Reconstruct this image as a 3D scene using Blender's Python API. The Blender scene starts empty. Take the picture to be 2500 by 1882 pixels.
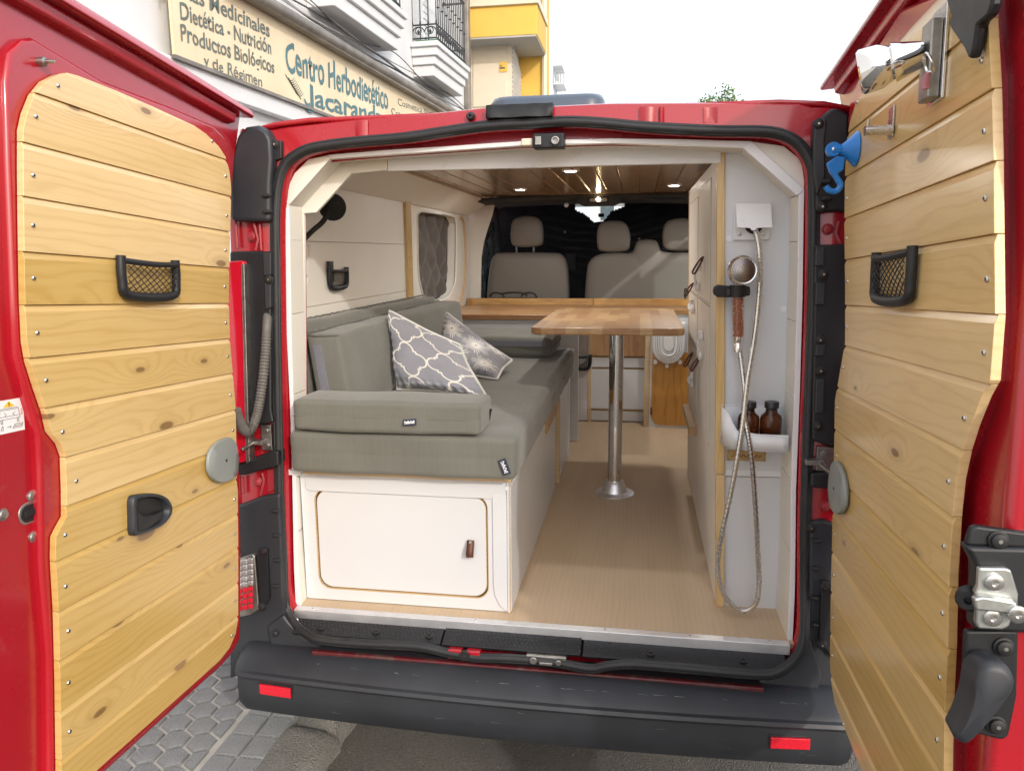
import bpy, bmesh, math, random
from mathutils import Vector, Matrix
random.seed(7)
S = bpy.context.scene
COL = S.collection
R = math.radians
# ------------------------------------------------------------------ camera
IW, IH, FPX = 2500.0, 1882.0, 1850.0
CAM = Vector((.269, -1.875, 1.55))
_dY = Vector((1560-1250, -(615-941), -FPX)).normalized()
_dZ = Vector((1, .008, 0)).cross(_dY).normalized()
_dX = _dY.cross(_dZ)
RC = Matrix((_dX, _dY, _dZ))            # camera -> world
cd = bpy.data.cameras.new('camera'); co = bpy.data.objects.new('camera', cd); COL.objects.link(co)
co.matrix_world = Matrix.Translation(CAM) @ RC.to_4x4()
cd.sensor_fit = 'HORIZONTAL'; cd.sensor_width = 36; cd.lens = 36*FPX/IW
cd.clip_start = .02; cd.clip_end = 600
S.camera = co
# ------------------------------------------------------------------ sky, sun, exposure
SUN_AZ, SUN_EL = 143, 27                 # clockwise from +Y (into the van)
w = bpy.data.worlds.new('World'); S.world = w; w.use_nodes = True
nt = w.node_tree; bg = nt.nodes['Background']
sk = nt.nodes.new('ShaderNodeTexSky'); sk.sky_type = 'NISHITA'; sk.sun_disc = False
sk.sun_elevation = R(SUN_EL); sk.sun_rotation = R(SUN_AZ); sk.dust_density = 6; sk.air_density = 1.0; sk.ozone_density = .6
veil = nt.nodes.new('ShaderNodeMix'); veil.data_type = 'RGBA'; veil.inputs[0].default_value = .6; veil.inputs[7].default_value = (7.8, 8.2, 9.0, 1)   # thin even cloud over the blue
nt.links.new(sk.outputs[0], veil.inputs[6]); nt.links.new(veil.outputs[2], bg.inputs[0]); bg.inputs[1].default_value = .15
sd = bpy.data.lights.new('sun', 'SUN'); sd.energy = 1.0; sd.angle = R(1.5); sd.color = (1, .97, .92)
so = bpy.data.objects.new('sun', sd); COL.objects.link(so)
sdir = Vector((math.sin(R(SUN_AZ))*math.cos(R(SUN_EL)), math.cos(R(SUN_AZ))*math.cos(R(SUN_EL)), math.sin(R(SUN_EL))))
so.rotation_euler = sdir.to_track_quat('Z', 'Y').to_euler(); so.location = (6, -6, 9)
vs = S.view_settings; vs.view_transform = 'Standard'; vs.look = 'None'; vs.gamma = 1; vs.exposure = 0.77
try: vs.use_curve_mapping = False
except Exception: pass
S.render.engine = 'CYCLES'
S.cycles.max_bounces = 10; S.cycles.diffuse_bounces = 6; S.cycles.glossy_bounces = 4; S.cycles.transmission_bounces = 6
S.cycles.caustics_reflective = False; S.cycles.caustics_refractive = False

# ------------------------------------------------------------------ pixel -> place
def RC_w(u, v):
    c = Vector(((u-1250)/FPX, -(v-941)/FPX, -1))
    return RC @ c
def plane(u, v, p, n):
    d = RC_w(u, v); t = (Vector(p)-CAM).dot(Vector(n))/d.dot(Vector(n)); return CAM + d*t
def on(u, v, x=None, y=None, z=None):
    if x is not None: return plane(u, v, (x, 0, 0), (1, 0, 0))
    if y is not None: return plane(u, v, (0, y, 0), (0, 1, 0))
    return plane(u, v, (0, 0, z), (0, 0, 1))
LEAN = .061
def rp(u, v, off=0.0): return plane(u, v, (0, off, .56), (0, 1, -LEAN))
def yr(z): return LEAN*(z-.56)

# ------------------------------------------------------------------ materials
def nodes(m):
    m.use_nodes = True; t = m.node_tree; return t, t.nodes['Principled BSDF']
def lk(t, a, b): t.links.new(a, b)
def N(t, typ, **k):
    n = t.nodes.new(typ)
    for a, b in k.items():
        if a.startswith('i_'):
            key = a[2:]; n.inputs[int(key) if key.isdigit() else key].default_value = b
        else: setattr(n, a, b)
    return n
def math_(t, op, a, b=None, c=None, clamp=False):
    n = t.nodes.new('ShaderNodeMath'); n.operation = op; n.use_clamp = clamp
    for i, q in enumerate((a, b, c)):
        if q is None: continue
        if isinstance(q, (int, float)): n.inputs[i].default_value = q
        else: lk(t, q, n.inputs[i])
    return n.outputs[0]
def mixc(t, f, a, b, blend='MIX'):
    n = t.nodes.new('ShaderNodeMix'); n.data_type = 'RGBA'; n.blend_type = blend
    for i, q in ((0, f), (6, a), (7, b)):
        if isinstance(q, (int, float)): n.inputs[i].default_value = q
        elif isinstance(q, tuple): n.inputs[i].default_value = (*q[:3], 1)
        else: lk(t, q, n.inputs[i])
    return n.outputs[2]
def ramp(t, f, *st):
    n = t.nodes.new('ShaderNodeValToRGB'); e = n.color_ramp.elements
    while len(e) < len(st): e.new(.5)
    for q, (p, c) in zip(e, st): q.position = p; q.color = (*c, 1) if isinstance(c, tuple) else (c, c, c, 1)
    lk(t, f, n.inputs[0]); return n.outputs[0]
def coords(t, sc=(1, 1, 1), rnd=True, which='Object'):
    tc = N(t, 'ShaderNodeTexCoord'); o = tc.outputs[which]
    if rnd:
        oi = N(t, 'ShaderNodeObjectInfo')
        va = N(t, 'ShaderNodeVectorMath', operation='SCALE'); va.inputs[0].default_value = (7.3, 3.1, 11.7); lk(t, oi.outputs['Random'], va.inputs['Scale'])
        ad = N(t, 'ShaderNodeVectorMath', operation='ADD'); lk(t, o, ad.inputs[0]); lk(t, va.outputs[0], ad.inputs[1]); o = ad.outputs[0]
    mp = N(t, 'ShaderNodeMapping'); mp.inputs['Scale'].default_value = sc; lk(t, o, mp.inputs[0]); return mp.outputs[0]
def noise(t, vec, scale, detail=4, rough=.55, dist=0):
    n = N(t, 'ShaderNodeTexNoise'); n.inputs['Scale'].default_value = scale; n.inputs['Detail'].default_value = detail
    n.inputs['Roughness'].default_value = rough; n.inputs['Distortion'].default_value = dist; lk(t, vec, n.inputs['Vector']); return n.outputs['Fac']
def bump(t, p, h, strength, dist=.001):
    b = N(t, 'ShaderNodeBump'); b.inputs['Strength'].default_value = strength; b.inputs['Distance'].default_value = dist
    lk(t, h, b.inputs['Height']); lk(t, b.outputs[0], p.inputs['Normal'])
MATS = {}
def mat(name, col, rough=.5, metal=0, var=.12, vs=6, bs=0, bst=.15, bd=.001, coat=0, dirt=None, spec=.5, rv=.1, sheen=0):
    m = bpy.data.materials.new(name); t, p = nodes(m); MATS[name] = m
    v = coords(t)
    n1 = noise(t, v, vs, 5)
    dark = tuple(c*(1-var) for c in col); lite = tuple(min(1, c*(1+var)) for c in col)
    c = ramp(t, n1, (.3, dark), (.7, lite))
    if dirt:
        dc, ds, dl = dirt
        n2 = noise(t, v, ds, 8, .7, .4)
        c = mixc(t, math_(t, 'MULTIPLY', ramp(t, n2, (dl, 0.), (min(.99, dl+.14), 1.)), .75), c, dc)
    lk(t, c, p.inputs['Base Color'])
    n3 = noise(t, v, vs*3.3, 4)
    rr = N(t, 'ShaderNodeMapRange'); rr.inputs['To Min'].default_value = max(.02, rough-rv); rr.inputs['To Max'].default_value = min(1, rough+rv)
    lk(t, n3, rr.inputs[0]); lk(t, rr.outputs[0], p.inputs['Roughness'])
    p.inputs['Metallic'].default_value = metal; p.inputs['Specular IOR Level'].default_value = spec
    p.inputs['Coat Weight'].default_value = coat; p.inputs['Coat Roughness'].default_value = .08
    if sheen: p.inputs['Sheen Weight'].default_value = sheen
    if bs: bump(t, p, noise(t, v, bs, 5), bst, bd)
    return m
def wood(name, c1, c2, grain='X', across='Z', ringf=330, knots=True, rough=.32, coat=.35, knotc=(.16, .07, .025), kscale=(2.4, 7.0), warp=26, rm=.5):
    m = bpy.data.materials.new(name); t, p = nodes(m); MATS[name] = m
    v = coords(t); sx = N(t, 'ShaderNodeSeparateXYZ'); lk(t, v, sx.inputs[0])
    ax = {'X': 0, 'Y': 1, 'Z': 2}; g = sx.outputs[ax[grain]]; a = sx.outputs[ax[across]]
    b = sx.outputs[[i for i in range(3) if i not in (ax[grain], ax[across])][0]]
    def vec(x, y, z):
        n = N(t, 'ShaderNodeCombineXYZ'); 
        for i, (q, s) in enumerate((x, y, z)): lk(t, math_(t, 'MULTIPLY', q, s), n.inputs[i])
        return n.outputs[0]
    low = noise(t, vec((g, 2.2), (a, 13), (b, 8)), 1, 3)
    ph = math_(t, 'ADD', math_(t, 'MULTIPLY', a, ringf), math_(t, 'MULTIPLY', low, warp))
    if knots:
        vo = N(t, 'ShaderNodeTexVoronoi', voronoi_dimensions='2D'); vo.inputs['Scale'].default_value = 1
        lk(t, vec((g, kscale[0]), (a, kscale[1]), (b, 0)), vo.inputs['Vector'])
        d = vo.outputs['Distance']; sc = N(t, 'ShaderNodeSeparateColor'); lk(t, vo.outputs['Color'], sc.inputs[0])
        has = math_(t, 'GREATER_THAN', sc.outputs[0], .42)
        size = math_(t, 'MULTIPLY_ADD', sc.outputs[1], .06, .025)
        rel = math_(t, 'DIVIDE', d, size)
        bul = math_(t, 'MULTIPLY', has, math_(t, 'POWER', 2.718, math_(t, 'MULTIPLY', math_(t, 'MULTIPLY', d, d), -22)))
        ph = math_(t, 'ADD', ph, math_(t, 'MULTIPLY', bul, 22))
    wv = math_(t, 'MULTIPLY_ADD', math_(t, 'SINE', ph), .5, .5)
    wv = math_(t, 'POWER', wv, 3.5)
    fine = noise(t, vec((g, 9), (a, 420), (b, 420)), 1, 3)
    blot = noise(t, vec((g, 3), (a, 16), (b, 10)), 1, 4)
    f = math_(t, 'ADD', math_(t, 'MULTIPLY', wv, rm), math_(t, 'ADD', math_(t, 'MULTIPLY', math_(t, 'SUBTRACT', fine, .5), .7), math_(t, 'MULTIPLY', math_(t, 'SUBTRACT', blot, .42), 1.0)), clamp=True)
    c = mixc(t, f, c1, c2)
    oi = N(t, 'ShaderNodeObjectInfo')
    hv = N(t, 'ShaderNodeHueSaturation'); lk(t, math_(t, 'MULTIPLY_ADD', oi.outputs['Random'], .30, .82), hv.inputs['Value']); lk(t, math_(t, 'MULTIPLY_ADD', oi.outputs['Random'], -.25, 1.1), hv.inputs['Saturation']); lk(t, c, hv.inputs['Color']); c = hv.outputs[0]
    if knots:
        km = math_(t, 'MULTIPLY', has, ramp(t, rel, (.70, 1.), (.98, 0.)))
        halo = math_(t, 'MULTIPLY', has, math_(t, 'MULTIPLY', ramp(t, math_(t, 'MULTIPLY', rel, .4), (.2, 1.), (1., 0.)), .4))
        c = mixc(t, halo, c, tuple(x*.6 for x in c2)); c = mixc(t, math_(t, 'MULTIPLY', km, .8), c, knotc)
    lk(t, c, p.inputs['Base Color'])
    p.inputs['Roughness'].default_value = rough; p.inputs['Coat Weight'].default_value = coat; p.inputs['Coat Roughness'].default_value = .18
    bump(t, p, math_(t, 'ADD', wv, fine), .12, .0006)
    return m
def emit(name, col, st):
    m = bpy.data.materials.new(name); t, p = nodes(m); MATS[name] = m
    p.inputs['Base Color'].default_value = (*col, 1); p.inputs['Emission Color'].default_value = (*col, 1); p.inputs['Emission Strength'].default_value = st
    return m
def glass(name, col, rough=.05, ior=1.45, tw=1.0):
    m = bpy.data.materials.new(name); t, p = nodes(m); MATS[name] = m
    p.inputs['Base Color'].default_value = (*col, 1); p.inputs['Roughness'].default_value = rough; p.inputs['Transmission Weight'].default_value = tw; p.inputs['IOR'].default_value = ior
    return m
def clearglass(name, tint=(1, 1, 1), refl=.12):
    m = bpy.data.materials.new(name); t, p = nodes(m); MATS[name] = m
    tr = N(t, 'ShaderNodeBsdfTransparent'); tr.inputs[0].default_value = (*tint, 1)
    gl = N(t, 'ShaderNodeBsdfGlossy'); gl.inputs['Roughness'].default_value = .03
    mx = N(t, 'ShaderNodeMixShader'); mx.inputs[0].default_value = refl
    lk(t, tr.outputs[0], mx.inputs[1]); lk(t, gl.outputs[0], mx.inputs[2]); lk(t, mx.outputs[0], t.nodes['Material Output'].inputs[0]); return m

mat('red_paint', (.36, .007, .016), .28, var=.06, vs=3, coat=.6, dirt=((.40, .07, .075), 9, .63), rv=.08, bs=420, bst=.035)
mat('red_dusty', (.30, .02, .03), .5, var=.25, vs=14, dirt=((.30, .16, .13), 22, .56))
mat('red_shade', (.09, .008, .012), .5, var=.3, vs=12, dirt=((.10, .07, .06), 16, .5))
mat('white_laminate', (.64, .65, .675), .38, var=.015, vs=5, bs=900, bst=.05, dirt=((.66, .64, .60), 5, .70))
mat('white_plastic', (.75, .76, .78), .3, var=.02, dirt=((.68, .67, .64), 9, .68))
mat('cream_panel', (.80, .77, .71), .42, var=.03, vs=3, bs=700, bst=.05)
mat('cream_trim', (.76, .73, .66), .4, var=.03, vs=4, dirt=((.62, .57, .48), 12, .67))
mat('sealant', (.66, .60, .47), .6, var=.2, vs=30, bs=90, bst=.5)
mat('black_plastic', (.010, .011, .013), .5, var=.25, vs=9, bs=600, bst=.15, dirt=((.06, .06, .06), 20, .68))
mat('grey_plastic', (.022, .0245, .030), .48, var=.2, vs=7, bs=900, bst=.2, dirt=((.10, .10, .105), 18, .67))
mat('rubber', (.016, .017, .019), .55, var=.2, vs=20, dirt=((.07, .07, .07), 30, .62))
mat('soft_black', (.012, .012, .013), .6, var=.2, vs=10)
mat('disc_grey', (.24, .26, .25), .45, var=.05, vs=8, bs=900, bst=.1)
mat('steel', (.62, .61, .59), .28, 1, var=.1, vs=30)
mat('dull_steel', (.36, .35, .33), .45, 1, var=.25, vs=40, dirt=((.16, .13, .10), 30, .58))
mat('chrome', (.82, .82, .82), .07, 1, var=.02, rv=.03)
mat('aluminium', (.86, .87, .90), .45, 1, var=.06, vs=20)
mat('zinc', (.50, .52, .50), .42, 1, var=.1, vs=60)
mat('leather', (.10, .030, .018), .5, var=.3, vs=60, bs=300, bst=.3)
mat('blue_plastic', (.012, .19, .60), .25, var=.06)
mat('lamp_red', (.50, .006, .022), .12, var=.1, coat=1)
mat('reflector_red', (.62, .012, .03), .25, var=.12, vs=220, bs=700, bst=.6)
mat('hose_grey', (.12, .11, .10), .6, var=.2, vs=50)
mat('seat_vinyl', (.20, .18, .16), .5, var=.05, vs=4, bs=500, bst=.15)
mat('dash_black', (.012, .013, .018), .7, var=.2)
mat('paper', (.78, .78, .78), .5, var=.01)
mat('ink', (.05, .055, .06), .6)
mat('yellow_ink', (.80, .52, .02), .5)
mat('red_ink', (.65, .04, .04), .5)
mat('navy_cloth', (.02, .025, .06), .8)
mat('lilac_velcro', (.17, .17, .20), .85, var=.2, vs=300, bs=600, bst=.6)
mat('white_cloth', (.7, .7, .66), .8)
mat('bead_copper', (.42, .15, .08), .4, var=.3, vs=60)
mat('grille_steel', (.30, .27, .25), .35, 1, var=.1, vs=40)
mat('plaque_wood', (.42, .27, .11), .5, var=.2, vs=20)
mat('plaque_burn', (.14, .07, .02), .6)
mat('headliner', (.045, .046, .05), .9, var=.1)
mat('plaster_white', (.64, .65, .66), .8, var=.05, vs=2, bs=90, bst=.35, bd=.004, dirt=((.55, .53, .50), 2.2, .66))
mat('plaster_yellow', (.70, .45, .09), .8, var=.05, vs=2, bs=70, bst=.3, bd=.004)
mat('shutter_beige', (.68, .60, .47), .6, var=.03)
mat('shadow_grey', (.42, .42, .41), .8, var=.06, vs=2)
mat('iron', (.022, .026, .032), .5, var=.2)
mat('green_paint', (.05, .13, .06), .6)
mat('awning_metal', (.20, .18, .155), .45, .2, var=.25, vs=5, dirt=((.40, .36, .30), 7, .6))
mat('letter_teal', (.075, .17, .19), .6, var=.15, vs=9)
mat('letter_grey', (.12, .145, .125), .6, var=.15, vs=9)
mat('cable', (.36, .35, .33), .6, var=.15)
mat('cable_dark', (.08, .08, .08), .6)
mat('far_white', (.74, .76, .78), .7, var=.06, vs=1)
mat('far_window', (.10, .13, .15), .2)
mat('bark', (.10, .075, .05), .9, var=.3)
mat('leaf', (.17, .26, .055), .6, var=.35, vs=3)
mat('bottle_cap', (.014, .014, .015), .35)
mat('pink_reflection', (.42, .15, .17), .35)
mat('concrete_mortar', (.40, .38, .34), .9, var=.15, vs=10, bs=120, bst=.5)
mat('skylight', (.05, .07, .10), .12, var=.1, coat=.6)
glass('lamp_clear', (.92, .92, .92), .06, 1.4, .85)
glass('amber_glass', (.32, .075, .012), .05, 1.5, .85)
clearglass('pane', (.86, .92, .92))
clearglass('tube_clear', (.95, .93, .92), .08)
emit('lamp_glow', (1, .96, .90), 480); emit('dome_glow', (1, .75, .42), 40)
def sign_panel():
    m = bpy.data.materials.new('sign_panel'); t, p = nodes(m); MATS['sign_panel'] = m
    v = coords(t, rnd=False); n = noise(t, v, 1.2, 5)
    st = noise(t, coords(t, (9, 9, .5), False), 2.2, 5, .6)
    c = ramp(t, n, (.3, (.66, .53, .33)), (.7, (.74, .63, .44)))
    c = mixc(t, math_(t, 'MULTIPLY', ramp(t, st, (.55, 0.), (.75, 1.)), .35), c, (.55, .42, .27))
    lk(t, c, p.inputs['Base Color']); p.inputs['Roughness'].default_value = .5
sign_panel()
wood('pine', (.68, .475, .195), (.55, .35, .115), knotc=(.19, .095, .035), rm=.40)
wood('pine_up', (.66, .46, .20), (.54, .34, .12), 'Z', 'X', kscale=(2.0, 9))
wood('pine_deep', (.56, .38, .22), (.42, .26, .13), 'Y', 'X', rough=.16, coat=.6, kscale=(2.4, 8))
wood('oak_floor', (.49, .35, .205), (.38, .255, .135), 'Y', 'X', 420, False, .58, .0, warp=14, rm=.22)
wood('light_ply', (.60, .44, .25), (.44, .28, .13), 'X', 'Z', 500, False, .5, .1)
wood('amber_door', (.62, .33, .10), (.40, .16, .04), 'Z', 'X', 120, False, .3, .4)
def block(name, cols, sx, sy, rot=0, rough=.3):
    m = bpy.data.materials.new(name); t, p = nodes(m); MATS[name] = m
    tc = N(t, 'ShaderNodeTexCoord'); mp = N(t, 'ShaderNodeMapping'); mp.inputs['Rotation'].default_value = (0, 0, rot); lk(t, tc.outputs['Object'], mp.inputs[0])
    br = N(t, 'ShaderNodeTexBrick'); br.offset = .37; br.inputs['Scale'].default_value = 1; br.inputs['Mortar Size'].default_value = .0004; br.inputs['Brick Width'].default_value = sx; br.inputs['Row Height'].default_value = sy
    br.inputs['Color1'].default_value = (0, 0, 0, 1); br.inputs['Color2'].default_value = (1, 1, 1, 1); br.inputs['Mortar'].default_value = (.2, .2, .2, 1); br.inputs['Bias'].default_value = 0
    lk(t, mp.outputs[0], br.inputs['Vector'])
    c = ramp(t, br.outputs['Color'], (0, cols[0]), (.35, cols[1]), (.7, cols[2]), (1, cols[3]))
    mp2 = N(t, 'ShaderNodeMapping'); mp2.inputs['Rotation'].default_value = (0, 0, rot); mp2.inputs['Scale'].default_value = (10, 260, 60); lk(t, tc.outputs['Object'], mp2.inputs[0])
    f = noise(t, mp2.outputs[0], 1, 4)
    c = mixc(t, ramp(t, f, (.35, 0.), (.7, .5)), c, (.20, .085, .025))
    lk(t, c, p.inputs['Base Color']); p.inputs['Roughness'].default_value = rough; p.inputs['Coat Weight'].default_value = .3; p.inputs['Coat Roughness'].default_value = .2
block('table_wood', ((.40, .21, .09), (.52, .31, .14), (.62, .42, .21), (.45, .25, .12)), .30, .045, R(90), .42)
block('counter_wood', ((.30, .14, .06), (.40, .21, .09), (.50, .30, .13), (.34, .17, .08)), .22, .04, 0, .4)
block('rail_wood', ((.50, .27, .09), (.60, .36, .13), (.66, .42, .17), (.55, .30, .11)), .55, .3, 0)
def fabric(name, col):
    m = bpy.data.materials.new(name); t, p = nodes(m); MATS[name] = m
    v = coords(t); a = noise(t, v, 900, 2); b = noise(t, v, 5, 5); cst = noise(t, coords(t, (30, 2, 2)), 1.4, 4)
    c = ramp(t, b, (.3, tuple(x*.88 for x in col)), (.7, tuple(x*1.1 for x in col)))
    c = mixc(t, math_(t, 'MULTIPLY', a, .25), c, tuple(x*1.5 for x in col))
    lk(t, c, p.inputs['Base Color']); p.inputs['Roughness'].default_value = .9; p.inputs['Sheen Weight'].default_value = .25; p.inputs['Specular IOR Level'].default_value = .2
    bump(t, p, math_(t, 'ADD', math_(t, 'MULTIPLY', a, .12), math_(t, 'ADD', math_(t, 'MULTIPLY', cst, .8), b)), .45, .008)
fabric('sage_fabric', (.142, .142, .124))
fabric('sage_dark', (.10, .10, .088))
fabric('quilt', (.085, .075, .068))
fabric('blind_black', (.010, .010, .014))
fabric('blind_slate', (.05, .065, .075))
def printed(name, col, line):
    m = bpy.data.materials.new(name); t, p = nodes(m); MATS[name] = m
    at = N(t, 'ShaderNodeAttribute', attribute_name='print')
    v = coords(t); b = noise(t, v, 7, 4); a = noise(t, v, 700, 2)
    base = ramp(t, b, (.3, tuple(x*.9 for x in col)), (.7, tuple(x*1.1 for x in col)))
    c = mixc(t, ramp(t, at.outputs['Fac'], (.35, 0.), (.65, 1.)), base, line)
    lk(t, c, p.inputs['Base Color']); p.inputs['Roughness'].default_value = .85; p.inputs['Sheen Weight'].default_value = .2
    bump(t, p, math_(t, 'ADD', math_(t, 'MULTIPLY', a, .1), noise(t, coords(t, (14, 14, 4)), 1, 3)), .4, .008)
printed('pillow_print', (.26, .265, .305), (.74, .72, .66))
printed('pillow_burst', (.25, .25, .28), (.72, .70, .66))
def ground(name, cols, sc, stones, gap=.35):
    m = bpy.data.materials.new(name); t, p = nodes(m); MATS[name] = m
    v = coords(t, rnd=False); a = noise(t, v, sc, 6, .6); b = noise(t, v, sc*40, 4, .7)
    vo = N(t, 'ShaderNodeTexVoronoi'); vo.inputs['Scale'].default_value = stones; lk(t, v, vo.inputs['Vector'])
    c = ramp(t, a, (.3, cols[0]), (.7, cols[1]))
    c = mixc(t, ramp(t, b, (.45, 0.), (.75, .8)), c, cols[2])
    c = mixc(t, math_(t, 'MULTIPLY', ramp(t, vo.outputs['Distance'], (.15, 1.), (.35, 0.)), .45), c, cols[3])
    lk(t, c, p.inputs['Base Color']); p.inputs['Roughness'].default_value = .9
    bump(t, p, math_(t, 'ADD', b, math_(t, 'MULTIPLY', vo.outputs['Distance'], -1.2)), .9, .006)
ground('asphalt', ((.11, .104, .093), (.19, .175, .15), (.05, .047, .043), (.28, .26, .23)), 2.6, 230)
ground('kerb_stone', ((.17, .165, .15), (.27, .26, .235), (.07, .068, .06), (.30, .29, .26)), 9, 140)
ground('tile_grey', ((.25, .26, .265), (.33, .34, .345), (.14, .14, .14), (.36, .36, .35)), 9, 260)
# ------------------------------------------------------------------ geometry helpers
ORG = {}
class MB:
    def __init__(s): s.v = []; s.f = []; s.m = []; s.mi = 0; s.M = None
    def add(s, vs, fs):
        b = len(s.v)
        for p in vs:
            p = Vector(p)
            s.v.append(s.M @ p if s.M else p)
        for f in fs: s.f.append([b+i for i in f]); s.m.append(s.mi)
        return s
    def box(s, x0, x1, y0, y1, z0, z1):
        return s.add([(x, y, z) for z in (z0, z1) for y in (y0, y1) for x in (x0, x1)],
                     [(0, 2, 3, 1), (4, 5, 7, 6), (0, 1, 5, 4), (2, 6, 7, 3), (0, 4, 6, 2), (1, 3, 7, 5)])
    def prism(s, poly, vec):
        n = len(poly); vec = Vector(vec); a = [Vector(p) for p in poly]; b = [p+vec for p in a]
        return s.add(a+b, [list(range(n))[::-1], list(range(n, 2*n))] + [(i, (i+1) % n, n+(i+1) % n, n+i) for i in range(n)])
    def loft(s, rings, closed=True, caps=False):
        n = len(rings[0]); vs = [p for r in rings for p in r]; fs = []
        for k in range(len(rings)-1):
            for i in range(n if closed else n-1):
                j = (i+1) % n; fs.append((k*n+i, k*n+j, (k+1)*n+j, (k+1)*n+i))
        if caps: fs += [list(range(n))[::-1], list(range((len(rings)-1)*n, len(rings)*n))]
        return s.add(vs, fs)
    def tube(s, path, r, n=8, closed=False, caps=True, sq=None):
        P = [Vector(p) for p in path]; m = len(P); rings = []; up = None
        for i in range(m):
            if closed: d = P[(i+1) % m]-P[i-1]
            else: d = P[min(i+1, m-1)]-P[max(i-1, 0)]
            if d.length < 1e-9: d = Vector((0, 0, 1))
            d.normalize()
            if up is None:
                up = Vector((0, 0, 1)) if abs(d.z) < .9 else Vector((1, 0, 0))
            a = d.cross(up)
            if a.length < 1e-6: a = d.orthogonal()
            a.normalize(); up = a.cross(d).normalized()
            rr = r[i] if isinstance(r, (list, tuple)) else r
            k1, k2 = sq if sq else (1, 1)
            rings.append([P[i] + (a*math.cos(q)*k1 + up*math.sin(q)*k2)*rr for q in [2*math.pi*j/n for j in range(n)]])
        if closed: rings.append(rings[0])
        return s.loft(rings, True, caps and not closed)
    def lathe(s, prof, o, axis=(0, 0, 1), n=20, caps=True):
        ax = Vector(axis).normalized(); a = ax.orthogonal().normalized(); b = ax.cross(a); o = Vector(o)
        return s.loft([[o + ax*h + (a*math.cos(q)+b*math.sin(q))*max(r, 1e-5) for q in [2*math.pi*j/n for j in range(n)]] for r, h in prof], True, caps)
    def grid(s, nx, ny, fn):
        vs = [fn(i/nx, j/ny) for j in range(ny+1) for i in range(nx+1)]
        return s.add(vs, [(j*(nx+1)+i, j*(nx+1)+i+1, (j+1)*(nx+1)+i+1, (j+1)*(nx+1)+i) for j in range(ny) for i in range(nx)])
    def mesh(s, name, mats, org=(0, 0, 0), smooth=35, fixn=True):
        me = bpy.data.meshes.new(name); o = Vector(org)
        me.from_pydata([tuple(p-o) for p in s.v], [], s.f)
        for q in mats: me.materials.append(MATS[q])
        me.polygons.foreach_set('material_index', s.m)
        if fixn:
            b = bmesh.new(); b.from_mesh(me); bmesh.ops.remove_doubles(b, verts=b.verts, dist=1e-5); bmesh.ops.recalc_face_normals(b, faces=b.faces); b.to_mesh(me); b.free()
        me.polygons.foreach_set('use_smooth', [True]*len(me.polygons)); me.set_sharp_from_angle(angle=R(smooth)); me.update()
        return me
def put(name, me, parent=None, org=None):
    o = bpy.data.objects.new(name, me); COL.objects.link(o)
    if parent: o.parent = parent; ORG[o] = ORG[parent]
    else:
        o.location = org or (0, 0, 0); ORG[o] = Vector(org or (0, 0, 0))
    return o
def part(name, mb, mats, parent, bevel=0, smooth=35, local=False, seg=2, subd=0, solid=0, label=None):
    mats = [mats] if isinstance(mats, str) else mats
    o = put(name, mb.mesh(name, mats, (0, 0, 0) if local else ORG[parent], smooth), parent)
    if subd: q = o.modifiers.new('sub', 'SUBSURF'); q.levels = q.render_levels = subd
    if solid: q = o.modifiers.new('sol', 'SOLIDIFY'); q.thickness = solid; q.offset = 0
    if bevel: q = o.modifiers.new('bev', 'BEVEL'); q.width = bevel; q.segments = seg; q.limit_method = 'ANGLE'; q.angle_limit = R(40); q.harden_normals = True
    if label: o['label'] = label
    return o
def thing(name, label, cat, loc=(0, 0, 0), group=None):
    o = bpy.data.objects.new(name, None); COL.objects.link(o); o.location = loc; o.empty_display_size = .05
    o['label'] = label; o['category'] = cat
    if group: o['group'] = group
    ORG[o] = Vector(loc); return o
def single(name, mb, mats, label, cat, loc=(0, 0, 0), group=None, bevel=0, smooth=35, subd=0):
    mats = [mats] if isinstance(mats, str) else mats
    o = put(name, mb.mesh(name, mats, loc, smooth), None, loc)
    o['label'] = label; o['category'] = cat
    if group: o['group'] = group
    if subd: q = o.modifiers.new('sub', 'SUBSURF'); q.levels = q.render_levels = subd
    if bevel: q = o.modifiers.new('bev', 'BEVEL'); q.width = bevel; q.segments = 2; q.limit_method = 'ANGLE'; q.angle_limit = R(40)
    return o
def struct(name, mb, mats, parent=None, kind='structure'):
    mats = [mats] if isinstance(mats, str) else mats
    o = put(name, mb.mesh(name, mats), parent)
    if not parent: o['kind'] = kind
    return o
def sub_at(name, me, parent, mtx):
    """a copy sharing mesh data, placed in the parent's own frame"""
    o = bpy.data.objects.new(name, me); COL.objects.link(o); o.parent = parent; o.matrix_local = mtx; ORG[o] = ORG[parent]; return o
def clip(poly, ax, val, keep):
    out = []; n = len(poly)
    for i in range(n):
        a, b = poly[i], poly[(i+1) % n]; da = (a[ax]-val)*keep; db = (b[ax]-val)*keep
        if da >= 0: out.append(a)
        if da*db < 0: t = da/(da-db); out.append(tuple(a[k]+(b[k]-a[k])*t for k in range(2)))
    return out
def rrect(x0, x1, z0, z1, r, n=5):
    out = []
    for cx, cz, a0 in ((x1-r, z1-r, 0), (x0+r, z1-r, 90), (x0+r, z0+r, 180), (x1-r, z0+r, 270)):
        for k in range(n+1):
            a = R(a0+90*k/n); out.append((cx+r*math.cos(a), cz+r*math.sin(a)))
    return out
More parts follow.
